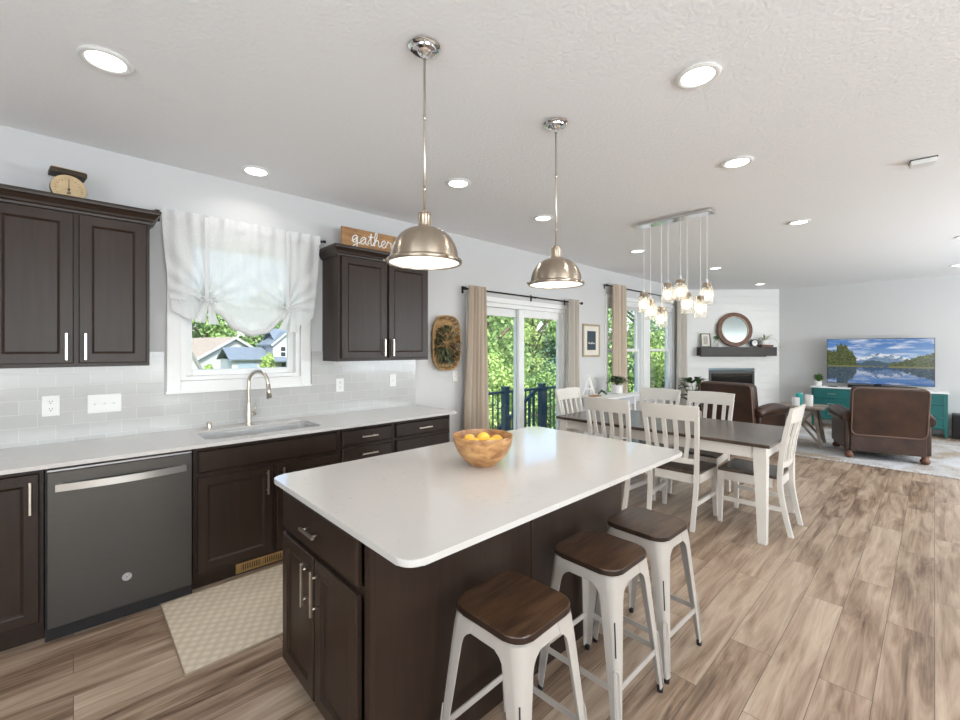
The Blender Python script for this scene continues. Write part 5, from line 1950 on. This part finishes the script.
for k in range(10):
    MB().box(-.28 * (k + 1), -.28 * k + .02, .03, .84, -.168 * (k + 1) - .04, -.168 * (k + 1)).build('tread', M_DECK, t)
m = MB()
for y in (.0, .845):
    m.bar((0, y + .012, -.24), (-2.85, y + .012, -.24 - 2.85 * .60), .025, .24, (0, 0, 1))
m.build('stringer', M_DECK, t)

def tree(x, y, h, r, mtl, label, seed, n=6500, leafs=.16, z=GZ, name='leafy_tree', cat='tree', lowfrac=.12):
    t = thing(name, (x, y, z), 0, label, cat, 'trees and bushes outside')
    rnd = random.Random(seed)
    m = MB()
    m.tube([(0, 0, 0), (.05 * r, 0, h * .3), (0, .05 * r, h * .6), (0, 0, h * .85)], .1, 8, rs=[.04 * h, .03 * h, .02 * h, .008 * h])
    for k in range(7):
        a = rnd.uniform(0, 2 * PI); zz = h * rnd.uniform(.25, .6)
        m.tube([(0, 0, zz), (r * .35 * math.cos(a), r * .35 * math.sin(a), zz + h * .12), (r * .7 * math.cos(a), r * .7 * math.sin(a), zz + h * .2)], .05, 6, rs=[.015 * h, .009 * h, .004 * h])
    m.build('trunk', M_BARK, t)
    blobs = []
    for k in range(26):
        zz = h * (lowfrac + (1 - lowfrac) * rnd.random() ** .9)
        prof = math.sin(PI * min(1, max(.05, (zz / h - lowfrac) / (1 - lowfrac) * .85 + .15))) ** .6
        a = rnd.uniform(0, 2 * PI); rr = r * prof * math.sqrt(rnd.random()) * .8
        blobs.append((rr * math.cos(a), rr * math.sin(a), zz * .93, r * rnd.uniform(.22, .42)))
    verts, faces = [], []
    for k in range(n):
        bx, by, bz, br = blobs[rnd.randrange(len(blobs))]
        d = Vector((rnd.gauss(0, 1), rnd.gauss(0, 1), rnd.gauss(0, 1))).normalized()
        c = Vector((bx, by, bz)) + d * br * rnd.uniform(.65, 1.05)
        if c.z < .05: continue
        nrm = (d + Vector((rnd.uniform(-.8, .8), rnd.uniform(-.8, .8), rnd.uniform(-.3, .9)))).normalized()
        a = nrm.cross(Vector((rnd.gauss(0, 1), rnd.gauss(0, 1), rnd.gauss(0, 1)))).normalized()
        b2 = nrm.cross(a)
        s = leafs * rnd.uniform(.6, 1.3)
        i0 = len(verts)
        verts += [c - a * s * .5, c + b2 * s * .32, c + a * s * .55, c - b2 * s * .32]
        faces.append((i0, i0 + 1, i0 + 2, i0 + 3))
    me = bpy.data.meshes.new('crown')
    me.from_pydata([tuple(v) for v in verts], [], faces)
    me.materials.append(mtl)
    o = bpy.data.objects.new('crown', me)
    o.parent = t
    link(o)
    return t
# beyond the deck, seen through the patio door and living room windows
tree(18.6, 17.8, 8.6, 2.3, M_TREE1, 'bright leafy tree seen through the left patio door pane', 1, 9000, .20)
tree(23.0, 19.0, 8.8, 2.4, M_TREE1, 'bright leafy tree seen through the right patio door pane', 2, 9000, .21)
tree(24.2, 17.4, 5.2, 2.0, M_TREE3, 'blue-green tree at the right edge of the patio door view', 3, 7000, .19)
tree(14.6, 15.0, 4.6, 1.7, M_TREE1, 'low bright tree at the left edge of the patio door view', 11, 6500, .16, lowfrac=.05)
tree(10.0, 9.6, 2.9, 1.6, M_TREE1, 'pale rounded bush low behind the deck railing', 4, 7000, .12, lowfrac=.02)
tree(7.6, 9.0, 3.0, 1.6, M_TREE1, 'pale bush low behind the left end of the deck railing', 5, 7000, .12, lowfrac=.02)
tree(13.2, 10.2, 2.8, 1.7, M_TREE2, 'darker bush low behind the right end of the deck railing', 6, 7000, .12, lowfrac=.02)
tree(12.6, 12.8, 3.6, 1.8, M_TREE1, 'rounded bush between the deck railing and the bright trees', 12, 7000, .14, lowfrac=.02)
tree(17.5, 10.5, 7.6, 2.6, M_TREE2, 'leafy tree seen through the first living room window', 7, 9000, .18)
tree(21.5, 10.2, 8.0, 2.8, M_TREE3, 'dark blue-green tree seen through the second living room window', 8, 9000, .18)
tree(19.0, 8.2, 4.4, 2.0, M_TREE1, 'bright bush low in the second living room window', 9, 7000, .14, lowfrac=.02)
tree(25.5, 9.6, 7.0, 2.6, M_TREE2, 'leafy tree at the right edge of the living room windows', 10, 7000, .18)
tree(15.2, 15.5, 9.2, 3.4, M_TREE2, 'tall tree standing behind the two bright patio trees', 11, 8000, .24)
# far off through the sink window
for k, (x, y, h, r, mt_, lb) in enumerate(((7.0, 84, 13.0, 7.0, M_TREE3, 'far tree above the beige roof, left in the sink window'), (17.0, 88, 13.5, 7.5, M_TREE2, 'far tree behind the beige gable in the sink window'),
                                       (27.0, 86, 13.5, 7.0, M_TREE2, 'far tree between the two houses in the sink window'), (37.0, 84, 14.0, 7.0, M_TREE3, 'far tree behind the white house in the sink window'), (47, 86, 13, 7, M_TREE2, 'far tree at the right of the white house in the sink window'))):
    tree(x, y, h, r, mt_, lb, 30 + k, 5000, .7, z=1.5 - 3.2)
tree(12.9, 41.5, 3.0, .8, M_TREE1, 'small bright tree in front of the white house', 40, 3000, .2, z=-1.9, lowfrac=.1)
tree(8.6, 44.0, 2.0, 1.0, M_TREE1, 'low bright bush at the foot of the beige roofed house', 41, 2200, .24, z=-1.9, lowfrac=.02)

def gable_house(name, loc, rz, w, d, hw, hr, wallm, roofm, label, wins=(), over=.35, board=.28, boardm=None):
    """gable end faces -y"""
    t = thing(name, loc, rz, label, 'house')
    m = MB()
    poly = [(-w / 2, 0), (w / 2, 0), (w / 2, hw), (0, hw + hr), (-w / 2, hw)]
    v = [(x, 0, z) for x, z in poly] + [(x, d, z) for x, z in poly]
    m._new(v, [(0, 1, 2, 3, 4), (9, 8, 7, 6, 5), (0, 5, 6, 1), (1, 6, 7, 2), (2, 7, 8, 3), (3, 8, 9, 4), (4, 9, 5, 0)])
    m.build('wall', wallm, t)
    m = MB()
    sl = hr / (w / 2)
    for s in (-1, 1):
        e = w / 2 + over
        a = [(s * 0, -over, hw + hr + .02), (s * e, -over, hw - sl * over + .02), (s * e, d + over, hw - sl * over + .02), (0, d + over, hw + hr + .02)]
        m.hexa(a, [(x, y, z + .18) for x, y, z in a])
    m.build('roof', roofm, t)
    m = MB()
    for s in (-1, 1):
        e = w / 2 + over
        m.bar((0, -over - .03, hw + hr + .08), (s * e, -over - .03, hw - sl * over + .08), .06, board, (0, 0, 1))
    m.build('bargeboard', boardm or M_SIDING, t)
    for x, z, ww, hh in wins:
        f = MB().box(x - ww / 2 - .1, x + ww / 2 + .1, -.06, -.005, z - .1, z + hh + .1).build('window', M_WHITE, t)
        m = MB()
        for a, b in ((x - ww / 2, x - .04), (x + .04, x + ww / 2)):
            m.box(a, b, -.075, -.061, z, z + hh / 2 - .04).box(a, b, -.075, -.061, z + hh / 2 + .04, z + hh)
        m.build('pane', M_HWIN, f)
    return t
HZ0 = -2.0
gable_house('house', (13.6, 56, HZ0), .25, 7.6, 16, 2.5, 2.2, M_SIDING, M_ROOFB, 'pale house with beige gabled roof, left in the sink window', [])
t2 = gable_house('house', (15.35, 44, HZ0), -.05, 2.6, 5, 3.9, 1.15, M_SIDING, M_ROOFG, 'white two storey house with blue-grey roof, right in the sink window', [(-.1, 2.75, 1.0, .95)], .2, .16)
MB().box(-4.7, -1.32, .6, 6, 0, 2.5).build('garage_wall', M_SIDING, t2)
m = MB(); m.hexa([(-5.0, .2, 2.42), (-1.32, .2, 2.42), (-1.32, 3.3, 3.5), (-5.0, 3.3, 3.5)], [(-5.0, .2, 2.55), (-1.32, .2, 2.55), (-1.32, 3.3, 3.65), (-5.0, 3.3, 3.65)])
m.hexa([(-5.0, 3.3, 3.5), (-1.32, 3.3, 3.5), (-1.32, 6.4, 2.42), (-5.0, 6.4, 2.42)], [(-5.0, 3.3, 3.65), (-1.32, 3.3, 3.65), (-1.32, 6.4, 2.55), (-5.0, 6.4, 2.55)])
m.build('garage_roof', M_ROOFG, t2)
MB().box(-4.2, -2.6, .53, .595, .1, 2.2).build('garage_door', mat('blue_grey_door', (.20, .26, .33), .5), t2)
MB().box(1.32, 6.4, .8, 5.0, 0, 4.0).build('main_wall', M_SIDING, t2)
m = MB().hexa([(-1.0, .3, 3.95), (6.8, .3, 3.95), (6.8, 3.0, 5.45), (-1.0, 3.0, 5.45)], [(-1.0, .3, 4.1), (6.8, .3, 4.1), (6.8, 3.0, 5.6), (-1.0, 3.0, 5.6)])
m.hexa([(-1.0, 3.0, 5.45), (6.8, 3.0, 5.45), (6.8, 5.5, 3.95), (-1.0, 5.5, 3.95)], [(-1.0, 3.0, 5.6), (6.8, 3.0, 5.6), (6.8, 5.5, 4.1), (-1.0, 5.5, 4.1)])
m.build('main_roof', M_ROOFG, t2)
for x in (-1.6, -.4, .8, 2.0):
    MB().box(x - .09, x + .09, -1.5, -1.32, 0, 2.25).build('porch_post', M_SIDING, t2)
MB().hexa([(-1.9, -1.7, 2.25), (2.4, -1.7, 2.25), (2.4, -.02, 2.6), (-1.9, -.02, 2.6)], [(-1.9, -1.7, 2.37), (2.4, -1.7, 2.37), (2.4, -.02, 2.72), (-1.9, -.02, 2.72)]).build('porch_roof', M_ROOFG, t2)
MB().box(-.5, .4, -.06, -.008, .1, 2.1).build('front_door', M_HWIN, t2)
gable_house('neighbour_house', (3.60, 30, HZ0), .0, 4.4, 8, 1.6, 4.4, M_SIDING, M_ROOFG, 'near white gable with steep grey roof edge at the left of the sink window', [], .2, .14, mat('grey_fascia', (.16, .16, .16), .6))
